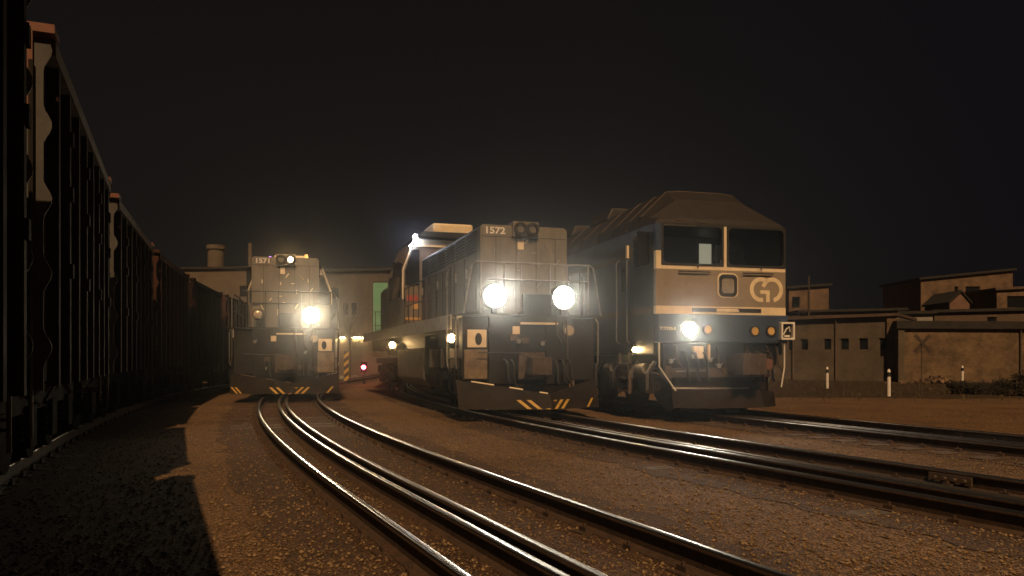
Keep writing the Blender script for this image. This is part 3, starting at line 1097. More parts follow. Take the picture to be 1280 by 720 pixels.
# windscreens with rubber seals and wipers
for ua, ub in ((uL0, uL1), (uR0, uR1)):
    cxw, hw = (ua + ub) / 2, (ub - ua) / 2
    czw, hz = (zw0 + zw1) / 2, (zw1 - zw0) / 2
    mb = MB()
    mb.ring(rrect(cxw, czw, hw + .012, hz + .012, .02), rrect(cxw, czw, hw - .035, hz - .035, .10), -.012, .03)
    sw = mb.build('windscreen', M['rubber'], go)
    mb = MB()
    mb.prism(rrect(cxw, czw, hw - .02, hz - .02, .09), 'y', .012, .02)
    mb.build('pane', M['glass'], sw)
    mb = MB()
    mb.tube([(cxw + .1, -.02, zw0 + .02), (cxw + .1, -.05, zw0 - .06)], .012, 6)
    mb.tube([(cxw - .35, -.05, zw0 - .14), (cxw + .38, -.05, zw0 - .14)], .016, 6)
    mb.build('wiper', M['rubber'], go)
# polished strips added to stand in for reflections on the brow
for zz, xa, xb in ((ZE - .075, -1.38, -.62), (ZE + .035, -1.1, -.75), (ZE + .012, -.62, -.38)):
    mb = MB()
    mb.tube([(xa, -.03, zz), (xb, -.03, zz)], .016, 8)
    mb.build('brow_glint', M['railtop'], go, smooth=60)
# buffer light in a rounded square bezel
uc, zc = gu(909.5, 357)
mb = MB()
mb.ring(rrect(uc, zc, .215, .235, .11), rrect(uc, zc, .15, .165, .07), -.03, .01)
bz = mb.build('searchlight', M['rubber'], go)
mb = MB()
mb.ring(rrect(uc, zc, .245, .265, .13), rrect(uc, zc, .214, .234, .11), -.015, .008)
mb.build('rim', M['cream'], bz)
mb = MB()
mb.prism(rrect(uc, zc, .16, .17, .07), 'y', -.008, .004)
mb.build('lens', pmat('patterned_lens', (.30, .26, .2), .35, .2, .6, 60, .6), bz)
# GO emblem
uG, zG = gu(951, 362); uO, _ = gu(964.5, 362)
r1, r0 = .268, .178
mb = MB()
def band(cx, cz, a0, a1):
    o_, i_ = arc(cx, cz, r1, a0, a1), arc(cx, cz, r0, a0, a1)
    rings = [[(p[0], -.006, p[1]), (q[0], -.006, q[1]), (q[0], .0005, q[1]), (p[0], .0005, p[1])] for p, q in zip(o_, i_)]
    mb.loft(rings)
band(uG, zG, 47, 283)
mb.box(uG - .015, uG + .215, -.006, .0005, zG - .09, zG - .015)
mb.box(uG + .130, uG + .214, -.0061, .0004, zG - .268, zG - .088)
band(uO + .01, zG, 164, -80)
mb.build('emblem', M['cream'], nose)
# vent strip in the cream band
ua, za = gu(865, 389.5); ub, zb = gu(951, 385)
mb = MB()
mb.box(ua, ub, -.016, 0, 2.15, 2.235)
vt = mb.build('vent', M['rubber'], go)
ua, _ = gu(895, 388); ub, _ = gu(922, 388)
mb = MB()
mb.prism([(ua, 2.16), (ub + .03, 2.16), (ub, 2.225), (ua, 2.225)], 'y', -.024, -.017)
mb.build('vent_label', M['cream'], vt)
# lamps in the apron
def lamp(px, py, r, mat, name='headlight', ring_r=None, yy=-.10):
    u, z = gu(px, py)
    mb = MB()
    ro = ring_r or r * 1.4
    mb.ring(arc(u, z, ro, 0, 345, 24), arc(u, z, r * .98, 0, 345, 24), yy - .035, yy + .01)
    h = mb.build(name, M['rubber'], go, smooth=40)
    mb = MB()
    mb.cyl((u, yy + .01, z), (u, yy - .022, z), r, 22)
    mb.build('lens', mat, h, smooth=40)
lamp(859, 412, .165, M['headgo'], 'headlight', .20)
_u, _z = gu(857, 412)
beam(go, _u, -.2, _z, 600, (1, .93, .78), 84)
lamp(881.5, 412, .085, M['amberlens'], 'tail_lamp')
lamp(940, 414, .088, M['amberlens'], 'tail_lamp', .125)
lamp(960, 414, .088, M['amberlens'], 'tail_lamp', .125)
u, z = gu(832, 411)
text_obj('ТЭП70-0', .085, (u, -.103, z), go, 'number_lettering', M['cream'], 1.1, .002, .002)
# chrome framed socket box at the corner
uc, zc = gu(978.5, 414)
mb = MB()
mb.ring(rrect(uc, zc, .165, .19, .02), rrect(uc, zc, .125, .15, .02), -.20, -.10)
sb = mb.build('socket_box', M['white'], go)
mb = MB()
mb.box(uc - .125, uc + .125, -.13, -.102, zc - .15, zc + .15)
mb.build('socket_panel', M['pilot'], sb)
mb = MB()
mb.tube([(uc - .08, -.14, zc - .08), (uc - .02, -.16, zc + .04), (uc + .06, -.15, zc + .09), (uc + .08, -.14, zc - .02)], .014, 6)
mb.box(uc - .06, uc + .07, -.16, -.13, zc - .13, zc - .09)
mb.build('socket_fittings', M['white'], sb)
# under the apron
mb = MB()
mb.box(-1.35, 1.35, .05, .5, .9, 1.5)
mb.box(-1.2, 1.2, .5, 19.5, 1.05, ZB)
mb.build('buffer_beam', M['black'], go, bevel=.02)
u, z = gu(917, 455)
mb = MB()
mb.box(u - .16, u + .16, -.55, .2, z - .16, z + .16)
mb.prism([(u - .28, -.85), (u - .05, -.72), (u + .08, -.86), (u + .30, -.78), (u + .34, -.45), (u - .28, -.45)], 'z', z - .22, z + .22)
mb.build('coupler', M['grime'], go, bevel=.02)
mb = MB()
mb.prism([(u + .36, z - .14), (u + .62, z - .10), (u + .62, z + .10), (u + .36, z + .14)], 'y', -.5, -.2)
mb.build('coupler_guide', pmat('red_brown', (.13, .06, .045), .7, 0, .3, 6), go)
for q in (-.95, -.72, -.5, .55, .8, 1.05):
    mb = MB()
    mb.tube([(q, -.02, 1.3), (q, -.16, 1.28), (q + .03, -.2, 1.1), (q + .05, -.2, .75), (q + .1, -.17, .68)], .03, 7)
    mb.build('brake_hose', M['rubber'], go, smooth=60)
u, z = gu(870, 440)
mb = MB()
mb.box(u - .12, u + .12, -.12, -.02, z - .14, z + .12)
mb.box(u + .22, u + .28, -.12, -.02, z - .16, z + .16)
mb.build('air_cock', M['cream'], go, bevel=.02)
rp_ = random.Random(70)
for k in range(10):
    q, z = rp_.uniform(-1.3, 1.3), rp_.uniform(.95, 1.42)
    mb = MB()
    if k % 2:
        mb.cyl((q, .05, z), (q, -.06, z), .05, 10)
        mb.tube([(q, -.05, z), (q + .08, -.07, z + .05)], .012, 6)
        mb.build('air_cock', M['steel'], go, smooth=50)
    else:
        mb.tube([(q, .04, 1.45), (q, -.03, 1.38), (q + .05, -.04, z), (q + .16, -.02, z - .12), (q + .2, .04, z - .14)], .02, 6)
        mb.build('pipe', M['grime'], go, smooth=60)
# plough
ua, za = gu(840, 508); ub, zb = gu(968, 508)
mb = MB()
mb.loft([[(ua, -.05, .14), (ua, .02, .52), (ua, .08, .52), (ua, .01, .14)], [(ua + .6, -.42, .14), (ua + .6, -.24, .52), (ua + .6, -.18, .52), (ua + .6, -.36, .14)],
         [(ub - .5, -.42, .14), (ub - .5, -.24, .50), (ub - .5, -.18, .50), (ub - .5, -.36, .14)], [(ub, -.05, .14), (ub, .02, .45), (ub, .08, .45), (ub, .01, .14)]])
mb.box(ua + .1, ub - .1, .08, .2, .3, .95)
pg = mb.build('snow_plough', M['plow'], go)
mb = MB()
mb.tube([(ua, .0, .545), (ua + .6, -.23, .545), (ub - .75, -.23, .54)], .016, 6)
mb.tube([(ua + .05, -.1, .90), (ua + .75, -.1, .91)], .016, 6)
mb.build('plough_rail', M['steel'], pg, smooth=60)
mb = MB()
for p in ([(-1.50, -.08, 1.5), (-1.50, -.08, 1.0), (-1.2, -.15, .55), (-1.16, -.15, .5)], [(1.45, -.08, 1.5), (1.45, -.08, .98), (1.36, -.1, .55)]):
    mb.tube(p, .018, 6)
mb.build('corner_handrail', M['white'], go, smooth=60)
# left side: stripes, door rails, mirror, steps, lamp
mb = MB()
mb.box(-HWG - .006, -HWG + .002, .13, 19.9, 3.38, 3.50)
mb.box(-HWG - .006, -HWG + .002, .13, 19.9, 2.11, 2.26)
mb.build('side_stripe', M['concrete'], go)  # duller than the cream band, this side's shade put into the colour
mb = MB()
for y in (1.35, 1.95):
    mb.tube([(-HWG, y, 1.5), (-HWG - .08, y, 1.56), (-HWG - .08, y, 3.36), (-HWG, y, 3.42)], .013, 6)
mb.build('door_rail', M['sill'], go, smooth=60)  # also dimmed in colour for the shaded side
mb = MB()
mb.box(-HWG - .012, -HWG + .002, 1.42, 1.88, 1.52, 3.36)
dr = mb.build('side_door', M['goside'], go, bevel=.01)
mb = MB()
mb.box(-HWG - .02, -HWG - .012, 1.5, 1.8, 2.7, 3.2)
mb.build('door_window', M['darkglass'], dr)
mb = MB()
mb.box(-HWG - .07, -HWG - .02, 1.36, 1.44, 3.42, 3.70)
mb.build('side_marker', M['cream'], go)
mb = MB()
mb.box(-HWG - .26, -HWG - .06, .32, .40, 3.15, 3.85)
mb.tube([(-HWG, .5, 3.8), (-HWG - .16, .38, 3.84)], .02, 6)
mb.tube([(-HWG, .5, 3.2), (-HWG - .16, .38, 3.18)], .02, 6)
mb.build('mirror', M['black'], go, bevel=.02)
mb = MB()
mb.box(HWG + .05, HWG + .18, .32, .40, 3.25, 3.8)
mb.tube([(HWG, .5, 3.7), (HWG + .12, .38, 3.75)], .02, 6)
mb.build('mirror', M['black'], go, bevel=.02)
mb = MB()
mb.box(-HWG - .012, -HWG + .002, .35, 1.15, 3.18, 3.85)
mb.build('cab_side_window', M['darkglass'], go)
mb = MB()
for y in (1.35, 1.9):
    mb.box(-HWG - .03, -HWG + .03, y, y + .05, .38, 1.3)
for z in (.42, .72, 1.02):
    mb.box(-HWG - .06, -HWG + .2, 1.35, 1.95, z, z + .03)
mb.build('steps', M['tin'], go)
mb = MB()
mb.cyl((-HWG - .04, 1.0, 1.36), (-HWG - .04, 1.08, 1.36), .07, 12)
mb.box(-HWG - .08, -HWG, 1.02, 1.08, 1.36, 1.5)
ln = mb.build('step_lamp', M['black'], go, smooth=40)
mb = MB()
mb.cyl((-HWG - .04, .97, 1.36), (-HWG - .04, 1.0, 1.36), .055, 12)
mb.build('lens', M['warm'], ln, smooth=40)
add_bogie(go, 2.6, 1.85, .61, 1.25, 3, M['grime'], .72)
add_bogie(go, 15.5, 1.85, .61, 1.25, 3, M['black'], .72)
for s in (-1, 1):
    for yy in (.35, 1.2, 2.2, 3.4):
        mb = MB()
        mb.tube([(s * 1.4, yy, 1.1), (s * 1.5, yy + .15, .85), (s * 1.42, yy + .3, .5)], .045, 8)
        mb.build('sand_pipe', M['steel'], go, smooth=50)
        mb = MB()
        mb.cyl((s * 1.45, yy + .3, .95), (s * 1.45, yy + .7, .95), .11, 12)
        mb.build('brake_cylinder', M['steel'], go, smooth=50)

# ------------------------------------------------------------------ open wagons at left
def make_wagon():
    root = empty('freight_wagon', (0, 0, 0), 0, 'x', 'wagon', 'open freight wagons coupled in a row at left')
    L, W, Z0, Z1 = 5.7, 1.50, 1.22, 3.68
    mb = MB()
    for s in (-1, 1):
        mb.box(*sorted((s * (W - .04), s * W)), 0.06, L - .06, Z0, Z1)
        n = 8
        for k in range(n):
            y = .30 + k * (L - .6) / (n - 1)
            mb.box(*sorted((s * W, s * (W + .085))), y - .055, y + .055, Z0 - .28, Z1 - .12)
            if k % 2 == 1:
                for z in (1.9, 2.6, 3.1):
                    mb.box(*sorted((s * (W + .085), s * (W + .11))), y - .05, y + .05, z, z + .13)
    mb.box(-W + .05, W - .05, .06, L - .06, Z0 + .002, Z0 + .05)
    mb.build('side_wall', M['wagon'], root)
    mb = MB()
    for s in (-1, 1):
        mb.box(*sorted((s * (W - .05), s * (W + .09))), 0.02, L - .02, Z1 - .10, Z1 + .03)
    mb.build('top_rail', M['grime'], root)
    for y0, y1, e in ((0, .05, -1), (L - .05, L, 1)):
        mb = MB()
        mb.box(-W, W, y0, y1, Z0, Z1 - .05)
        for u in (-.9, -.3, .3, .9):
            mb.box(u - .05, u + .05, *sorted((y0 if e < 0 else y1, (y0 if e < 0 else y1) + e * .08)), Z0 + .05, Z1 - .1)
        for z in (1.7, 2.3, 2.9):
            mb.box(-W + .02, W - .02, *sorted((y0 if e < 0 else y1, (y0 if e < 0 else y1) + e * .05)), z, z + .10)
        mb.build('end_wall', M['wagon_end'], root, bevel=.01)
        for s in (-1, 1):
            ye = y0 if e < 0 else y1
            pts = [(W - .22, Z0 - .3)]
            z = Z0 - .3
            edge = []
            zz = np.linspace(Z0 - .3, Z1 - .05, 64)
            for q in zz:
                edge.append((W + .02 + .06 * max(0, math.sin((q * 10.8 + .6))) ** 1.5, q))
            poly = [(s * p[0], p[1]) for p in ([(W - .22, Z0 - .3)] + edge + [(W - .22, Z1 - .05)])]
            mb = MB()
            mb.prism(poly, 'y', *sorted((ye + e * .085, ye + e * .10)))
            mb.build('corner_post', M['wagon_end'], root)
            mb = MB()
            mb.box(*sorted((s * (W - .16), s * (W + .10))), *sorted((ye - e * .15, ye + e * .13)), Z1 - .10 + .132, Z1 + .10)
            mb.box(*sorted((s * (W - .16), s * (W - .05))), *sorted((ye + e * .102, ye + e * .13)), Z1 - .55, Z1 + .031)
            mb.build('corner_bracket', M['orange'], root)
    mb = MB()
    mb.box(-1.1, 1.1, .02, L - .02, Z0 - .32, Z0 - .002)
    for s in (-1, 1):
        for k in range(4):
            y = .9 + k * 1.35
            mb.prism([(s * .2, .55), (s * 1.2, Z0 - .3), (s * .2, Z0 - .3)], 'y', y, y + .6)
    mb.build('underframe', M['black'], root)
    mb = MB()
    for y in (-.45, L + .05):
        mb.box(-.15, .15, y, y + .42, .88, 1.16)
        mb.prism([(-.24, y + .08), (.0, y), (.24, y + .1), (.24, y + .35), (-.24, y + .35)], 'z', .84, 1.2)
    mb.build('coupler', M['black'], root)
    for y in (-.14, L + .10):
        mb = MB()
        mb.tube([(W - .06, y, .55), (W - .06, y, Z1 - .2)], .018, 6)
        mb.tube([(W - .42, y, .55), (W - .42, y, Z1 - .2)], .018, 6)
        for k in range(8):
            mb.tube([(W - .42, y, .7 + k * .34), (W - .06, y, .7 + k * .34)], .014, 6)
        mb.build('ladder', M['darkrail'], root, smooth=60)
    add_bogie(root, 1.35, 1.5, .475, 1.02, 2, M['black'], .58)
    add_bogie(root, L - 1.35, 1.5, .475, 1.02, 2, M['black'], .58)
    return root

wproto = make_wagon()
def place_on_track(o, off, d_near, length):
    p = tp(d_near, off)
    q = tp(d_near + length * .93, off)
    o.location = (p.x, p.y, RAIL)
    o.rotation_euler = (0, 0, math.atan2(-(q.x - p.x), q.y - p.y))
NTH = ['nearest', 'second', 'third', 'fourth', 'fifth', 'sixth', 'seventh', 'eighth']
WL = ['dark open wagon nearest the camera, cut off by the left edge of the photo',
      'dark open wagon with an orange top corner, just behind the cut off wagon',
      'dark open wagon with a grey corner plate, third from the camera in the row',
      'dark reddish open wagon, fourth from the camera in the row at left',
      'dark open wagon, fifth from the camera in the row at left',
      'dark open wagon, sixth from the camera in the row at left',
      'dark open wagon in the row at left, just before the farthest one',
      'farthest dark open wagon of the row at left, behind the locomotive numbered 1571']
# arc-length stepping along the wagon track; the second wagon's near end stands at 6.4 m depth
def step_d(d, off, ds):
    # move along the offset curve by arc length ds
    n = 40
    p = tp(d, off)
    sgn = 1 if ds > 0 else -1
    acc = 0
    while acc < abs(ds):
        d += sgn * .02
        q = tp(d, off)
        acc += (q - p).length
        p = q
    return d
# find d whose right near corner lies 6.4 m deep
dn = 6.4 + 1.25
d_list = [step_d(dn, -4.65, -7.0), dn]
for k in range(6): d_list.append(step_d(d_list[-1], -4.65, 7.0))
for k, d in enumerate(d_list):
    o = wproto if k == 0 else copy_tree(wproto)
    p = tp(d, -4.65)
    q = tp(step_d(d, -4.65, 5.7), -4.65)
    o.location = (p.x, p.y, RAIL)
    o.rotation_euler = (0, 0, math.atan2(-(q.x - p.x), q.y - p.y))
    o['label'] = WL[k]
    if k >= 3:          # the farther wagons get darker ends, corners and top rails
        for ch in o.children:
            if ch.name.split('.')[0] in ('corner_post', 'corner_bracket', 'end_wall', 'top_rail'):
                ch.material_slots[0].link = 'OBJECT'
                ch.material_slots[0].material = M['wagon_red'] if k % 2 else M['wagon']
            if ch.name.split('.')[0] == 'side_wall' and k % 2:
                ch.material_slots[0].link = 'OBJECT'
                ch.material_slots[0].material = M['wagon_red']

# ------------------------------------------------------------------ wagon behind 1572 with a turquoise end
p = tp(34.5, 4.22)
cw = empty('covered_wagon', (p.x, p.y, RAIL), math.atan(.10), 'covered wagon with a turquoise end standing behind the locomotive numbered 1572', 'wagon')
mb = MB()
mb.prism([(-1.5, 1.2), (1.5, 1.2), (1.5, 4.5), (1.4, 4.58), (-1.4, 4.58), (-1.5, 4.5)], 'y', .1, 13)
mb.build('body', M['darkwall'], cw, bevel=.02)
mb = MB()
mb.prism([(-1.46, 1.9), (1.46, 1.9), (1.46, 4.45), (1.4, 4.48), (-1.4, 4.48), (-1.46, 4.45)], 'y', .04, .098)
mb.build('end_wall', M['green'], cw)
mb = MB()
for u in (-1.35, -1.08, -.8, -.5, -.2):
    mb.tube([(u, -.12, 1.2), (u, -.12, 3.2)], .02, 6)
for z in (2.0, 2.6, 3.2):
    mb.tube([(-1.4, -.12, z), (1.2, -.12, z)], .02, 6)
mb.build('end_railing', M['darkrail'], cw, smooth=60)
mb = MB()
mb.box(-1.3, 1.3, -.2, 13, .95, 1.19)
mb.build('underframe', M['black'], cw)
add_bogie(cw, 2.0, 1.85, .475, 1.05, 2, M['black'])
add_bogie(cw, 11.0, 1.85, .475, 1.05, 2, M['black'])

# ------------------------------------------------------------------ buildings
def block(root, x0, x1, y0, y1, z0, z1, wall, openings=(), name='wall', recess=.18, zt=None):
    """front wall (y0) with real openings, solid body behind; zt = top height at x1 for a sloping top"""
    mb = MB()
    zt = z1 if zt is None else zt
    mb.prism([(x0, z0), (x1, z0), (x1, zt), (x0, z1)], 'y', y0 + recess, y1)
    if openings:
        zs0, zs1 = openings[0][2], openings[0][3]
        xs = sorted(openings)
        x = x0
        mb.box(x0, x1, y0, y0 + recess - .002, z0, zs0)
        mb.prism([(x0, zs1), (x1, zs1), (x1, zt), (x0, z1)], 'y', y0, y0 + recess - .002)
        for a, b, c, d in xs:
            mb.box(x, a, y0, y0 + recess - .002, zs0 + .001, zs1 - .001)
            x = b
        mb.box(x, x1, y0, y0 + recess - .002, zs0 + .001, zs1 - .001)
    else:
        mb.prism([(x0, z0), (x1, z0), (x1, zt), (x0, z1)], 'y', y0, y0 + recess - .002)
    w = mb.build(name, wall, root)
    for a, b, c, d in openings:
        mb = MB()
        t = .04
        mb.box(a, a + t, y0 + .08, y0 + .14, c, d)
        mb.box(b - t, b, y0 + .08, y0 + .14, c, d)
        mb.box(a + t, b - t, y0 + .08, y0 + .14, c, c + t)
        mb.box(a + t, b - t, y0 + .08, y0 + .14, d - t, d)
        f = mb.build('window', M['tin'], root)
        mb = MB()
        mb.box(a + t, b - t, y0 + .10, y0 + .115, c + t, d - t)
        mb.build('pane', M['darkglass'], f)
    return w

# low workshop with a row of small windows
A0, A1 = at(968, 474, 50.5), at(1122, 477, 46.5)
dv = Vector((A1.x - A0.x, A1.y - A0.y))
LA = dv.length
ra = math.atan2(dv.y, dv.x)
wa = empty('workshop_building', (A0.x, A0.y, 0), ra, 'long low brick workshop with a row of small square windows', 'building')
def on_wall(px):   # pixel column to distance along the wall
    k = (px - 640) / 1000
    t = (k * A0.y - A0.x) / (dv.normalized().x - k * dv.normalized().y)
    return t
ops = [(on_wall(a), on_wall(b), 1.85, 2.55) for a, b in ((985, 992), (1001, 1010), (1029.5, 1039), (1050.5, 1061), (1073.5, 1085), (1099, 1110))]
block(wa, 0, LA, 0, 7, 0, 3.72, M['brickA'], ops, zt=3.80)
mb = MB()
mb.prism([(-.2, 3.74), (LA + .05, 3.82), (LA + .05, 3.98), (-.2, 3.95)], 'y', -.25, 7.4)
mb.build('roof', M['tin'], wa)
mb = MB()
mb.box(LA - .55, LA, -.14, -.002, 0, 3.75)
mb.build('pilaster', M['brickB'], wa)

# brick shed beside it
B0 = at(1122.5, 480, 45.6)
wb = empty('brick_shed', (B0.x, B0.y, 0), R(-14), 'windowless tan brick shed wall with a dark roof edge behind the crossing sign', 'building')
block(wb, 0, 17, 0, 6, 0, 3.05, M['brickB'], (), zt=2.82)
mb = MB()
mb.prism([(-.1, 3.055), (17.2, 2.825), (17.2, 3.17), (-.1, 3.50)], 'y', -.2, 6.3)
mb.build('roof', M['tar'], wb)
mb = MB()
mb.box(0, .32, -.10, -.002, 0, 3.05)
mb.build('pilaster', M['brickA'], wb)

for x in (1.15, LA * .52):
    mb = MB()
    mb.tube([(x, -.10, 3.72), (x, -.06, 3.5), (x, -.06, .15), (x, -.16, .05)], .045, 8)
    mb.build('drainpipe', M['tin'], wa, smooth=60)
for x in (6.2, 12.4):
    mb = MB()
    mb.tube([(x, -.12, 2.9), (x, -.06, 2.7), (x, -.06, .15)], .045, 8)
    mb.build('drainpipe', M['grime'], wb, smooth=60)
rr_ = random.Random(21)
mb = MB()
for _ in range(90):
    a_, r_ = rr_.random() * 6.28, abs(rr_.gauss(0, .55))
    x_, y_ = math.cos(a_) * r_ * 1.6, math.sin(a_) * r_ * .5
    s_ = rr_.uniform(.06, .16)
    z_ = max(0.02, .42 - r_ * .4) * rr_.random() ** .4
    mm_ = Matrix.Translation((x_, y_, z_)) @ Matrix.Rotation(rr_.random() * 3, 4, (rr_.random(), rr_.random(), rr_.random() + .1))
    mb.box(-s_, s_, -s_ * .6, s_ * .6, -s_ * .5, s_ * .5, 0, mm_)
q_ = at(1170, 480, 43)
rb = mb.build('rubble_heap', M['plaster'])
rb.location = (q_.x, 43, 0)
tag(rb, 'low heap of pale rubble at the foot of the tan brick wall', 'rubble', kind='stuff')

def far_block(name, label, cat, px0, px1, ytop0, ytop1, d, wall, roof, ops=(), depth=8, overhang=.25, rt=.22, group=None):
    a, b = at(px0, 448, d), at(px1, 448, d)
    r = empty(name, (a.x, d, 0), 0, label, cat, group)
    z0, z1 = at(0, ytop0, d).z, at(0, ytop1, d).z
    w = b.x - a.x
    oo = [((at(q[0], 0, d).x - a.x), (at(q[1], 0, d).x - a.x), at(0, q[3], d).z, at(0, q[2], d).z) for q in ops]
    block(r, 0, w, 0, depth, 0, z0, wall, oo, zt=z1)
    mb = MB()
    mb.prism([(-overhang, z0 + .003), (w + overhang, z1 + .003), (w + overhang, z1 + rt), (-overhang, z0 + rt)], 'y', -overhang, depth + overhang)
    mb.build('roof', roof, r)
    return r

far_block('apartment_building', 'tall tan building with a sloping roof rising to the right, highest behind the sheds', 'building', 1151, 1266, 350, 338, 78, M['plaster'], M['tar'], [(1193, 1198, 358, 367), (1207, 1225, 358, 367)])
far_block('rooftop_annex', 'pale box shaped annex with a dark opening at the right edge behind the shed', 'building', 1246, 1300, 363, 360, 70, M['plaster'], M['tin'], [(1259, 1296, 370, 385)], 5)
far_block('tin_roof_shed', 'dark low shed with a flat roof between the brick shed and the tall tan building', 'building', 1168, 1290, 391, 388, 62, M['plasterdark'], M['tar'], [(1234, 1246, 396, 402)], 6)
far_block('storage_hut', 'small white boarded hut peeking over the brick shed roof', 'building', 1124, 1166, 393, 392, 60, M['sill'], M['tar'], (), 4)
far_block('house', 'small tan house behind the workshop, partly hidden by the passenger locomotive', 'building', 986, 1036, 361, 357, 76, M['plaster'], M['tar'], [(990, 1000, 371, 385)], 6)
far_block('low_annex', 'dark low annex between the workshop roof and the small tan house', 'building', 1000, 1130, 391, 388, 68, M['plasterdark'], M['tar'], [(1002, 1014, 394, 410)], 6)
# pink gabled hut
d = 66
a, b = at(1187, 0, d).x, at(1212, 0, d).x
hut = empty('gabled_hut', (a, d, 0), 0, 'small pink plastered hut with a pointed gable below the tall tan building', 'building')
z0, z1 = at(0, 380, d).z, at(0, 365, d).z
mb = MB()
mb.prism([(0, 0), (b - a, 0), (b - a, z0), ((b - a) * .55, z1), (0, z0)], 'y', 0, 4)
mb.build('wall', M['pink'], hut)
mb = MB()
mb.prism([(-.15, z0), ((b - a) * .55, z1 + .01), (b - a + .15, z0), (b - a + .15, z0 + .15), ((b - a) * .55, z1 + .16), (-.15, z0 + .15)], 'y', -.15, 4.2)
mb.build('roof', M['tar'], hut)
# pole by the small house
q = at(1011, 448, 60)
mb = MB()
mb.cyl((q.x, q.y, 0), (q.x, q.y, at(0, 345, 60).z), .09, 8)
tag(mb.build('utility_pole', M['bark']), 'thin utility pole in front of the small tan house', 'pole')

# warehouse between the locomotives
wh = far_block('warehouse', 'plain tall warehouse with wall lamps between the two hood locomotives', 'building', 411, 486, 340, 338, 64, M['duskwall'], M['tar'], (), 20)
mb = MB()
ww_ = at(486, 448, 64).x - at(411, 448, 64).x
for k in range(1, 6):
    mb.box(ww_ * k / 6 - .03, ww_ * k / 6 + .03, -.03, -.003, .0, 8.2)
mb.box(0, ww_, -.025, -.004, 5.2, 5.27)
mb.build('cladding_joint', M['darkwall'], wh)
for px in (432, 443):
    q = at(px, 386, 64) - Vector((wh.location.x, 64, 0))
    mb = MB()
    mb.box(q.x - .28, q.x + .28, -.05, -.003, q.z - .55, q.z + .55)
    f = mb.build('window', M['tin'], wh)
    mb = MB()
    mb.box(q.x - .22, q.x + .22, -.06, -.051, q.z - .49, q.z + .49)
    mb.build('pane', M['darkglass'], f)
for px in (424, 447):
    q = at(px, 421, 64) - Vector((wh.location.x, 64, 0))
    mb = MB()
    mb.box(q.x - .5, q.x + .5, -.22, -.005, q.z - .05, q.z + .16)
    f = mb.build('wall_lamp', M['tin'], wh)
    mb = MB()
    mb.box(q.x - .45, q.x + .45, -.20, -.04, q.z - .075, q.z - .052)
    mb.build('tube', M['wall_lamp'], f)
mb = MB()
a, b = at(433, 445, 64) - Vector((wh.location.x, 64, 0)), at(452, 428, 64) - Vector((wh.location.x, 64, 0))
mb.box(a.x, b.x, -.06, -.004, 0.02, b.z)
mb.build('door', M['darkwall'], wh)

# left building with a tank and a chimney
lb = far_block('depot_building', 'flat roofed depot building with a round tank on its roof beyond the wagons', 'building', 231, 308, 337, 336, 78, M['concrete'], M['tar'], (), 14)
zt = at(0, 335, 78).z
q = at(251, 0, 78)
mb = MB()
mb.cyl((q.x, 82, zt), (q.x, 82, at(0, 312, 82).z), .82, 24)
mb.cyl((q.x, 82, at(0, 312, 82).z), (q.x, 82, at(0, 307, 82).z), .95, 24)
tk = mb.build('roof_tank', M['concrete'], None, smooth=40)
tk.parent = lb
tk.matrix_parent_inverse = Matrix.Translation(-lb.location)
q = at(296, 0, 78)
mb = MB()
mb.cyl((q.x, 82, zt), (q.x, 82, at(0, 304, 82).z), .22, 12)
ch = mb.build('chimney', M['concrete'], None, smooth=40)
ch.parent = lb
ch.matrix_parent_inverse = Matrix.Translation(-lb.location)

# ------------------------------------------------------------------ street furniture and plants
def marker(px, ybase, label):
    d = 1350 / (ybase - 448)
    q = at(px, ybase, d)
    r = empty('marker_post', (q.x, d, 0), 0, label, 'post', 'white marker posts with dark heads')
    mb = MB()
    mb.cyl((0, 0, 0), (0, 0, .70), .065, 14)
    mb.build('post', M['white'], r, smooth=50)
    mb = MB()
    mb.cyl((0, 0, .70), (0, 0, .86), .066, 14)
    mb.build('dark_band', M['rubber'], r, smooth=50)
    mb = MB()
    mb.cyl((0, 0, .86), (0, 0, .97), .064, 14, 0, .035)
    mb.build('cap', M['white'], r, smooth=50)
marker(1034, 485.5, 'white marker post in front of the workshop windows')
marker(1111, 495.5, 'tallest looking white marker post, nearest the corner between workshop and shed')
marker(1203, 480.5, 'white marker post standing before the tan brick shed wall')

d = 1350 / (495 - 448)
q = at(1152, 495, d)
xs = empty('crossing_sign', (q.x, d, 0), 0, 'dark X shaped crossing sign on a thin post before the brick shed', 'sign')
mb = MB()
mb.cyl((0, 0, 0), (0, 0, 2.0), .025, 8)
mb.build('post', M['grime'], xs, smooth=50)
mb = MB()
for i, s in enumerate((-1, 1)):
    mm = Matrix.Translation((0, -.05 - .03 * i, 1.88)) @ Matrix.Rotation(s * R(48), 4, 'Y')
    mb.box(-.40, .40, -.012, .012, -.055, .055, 0, mm)
mb.build('cross_board', pmat('sign_back', (.045, .03, .022), .7, 0, .3, 6), xs)

# striped post and dwarf signal between the hood locomotives
d = 43
q = at(433, 479, d)
sp_ = empty('striped_post', (q.x, d, 0), 0, 'yellow and black striped post beside the red signal', 'post')
mb = MB()
mb.box(-.13, .13, -.03, .03, 0, 1.75)
bd = mb.build('board', M['rubber'], sp_)
mb = MB()
for k in range(4):
    z = .05 + k * .42
    mb.prism([(-.13, z), (.13, z + .22), (.13, z + .42), (-.13, z + .20)], 'y', -.036, -.032)
mb.build('stripe', M['yellow'], bd)
d = 42
q = at(455, 459, d)
ds = empty('dwarf_signal', (q.x, d, 0), 0, 'low signal showing a red light between the two hood locomotives', 'signal')
mb = MB()
mb.cyl((0, 0, 0), (0, 0, .6), .05, 10)
mb.box(-.16, .16, -.1, .1, q.z - .28, q.z + .28)
mb.build('housing', M['black'], ds, bevel=.02)
mb = MB()
mb.cyl((0, -.10, q.z), (0, -.14, q.z), .10, 16)
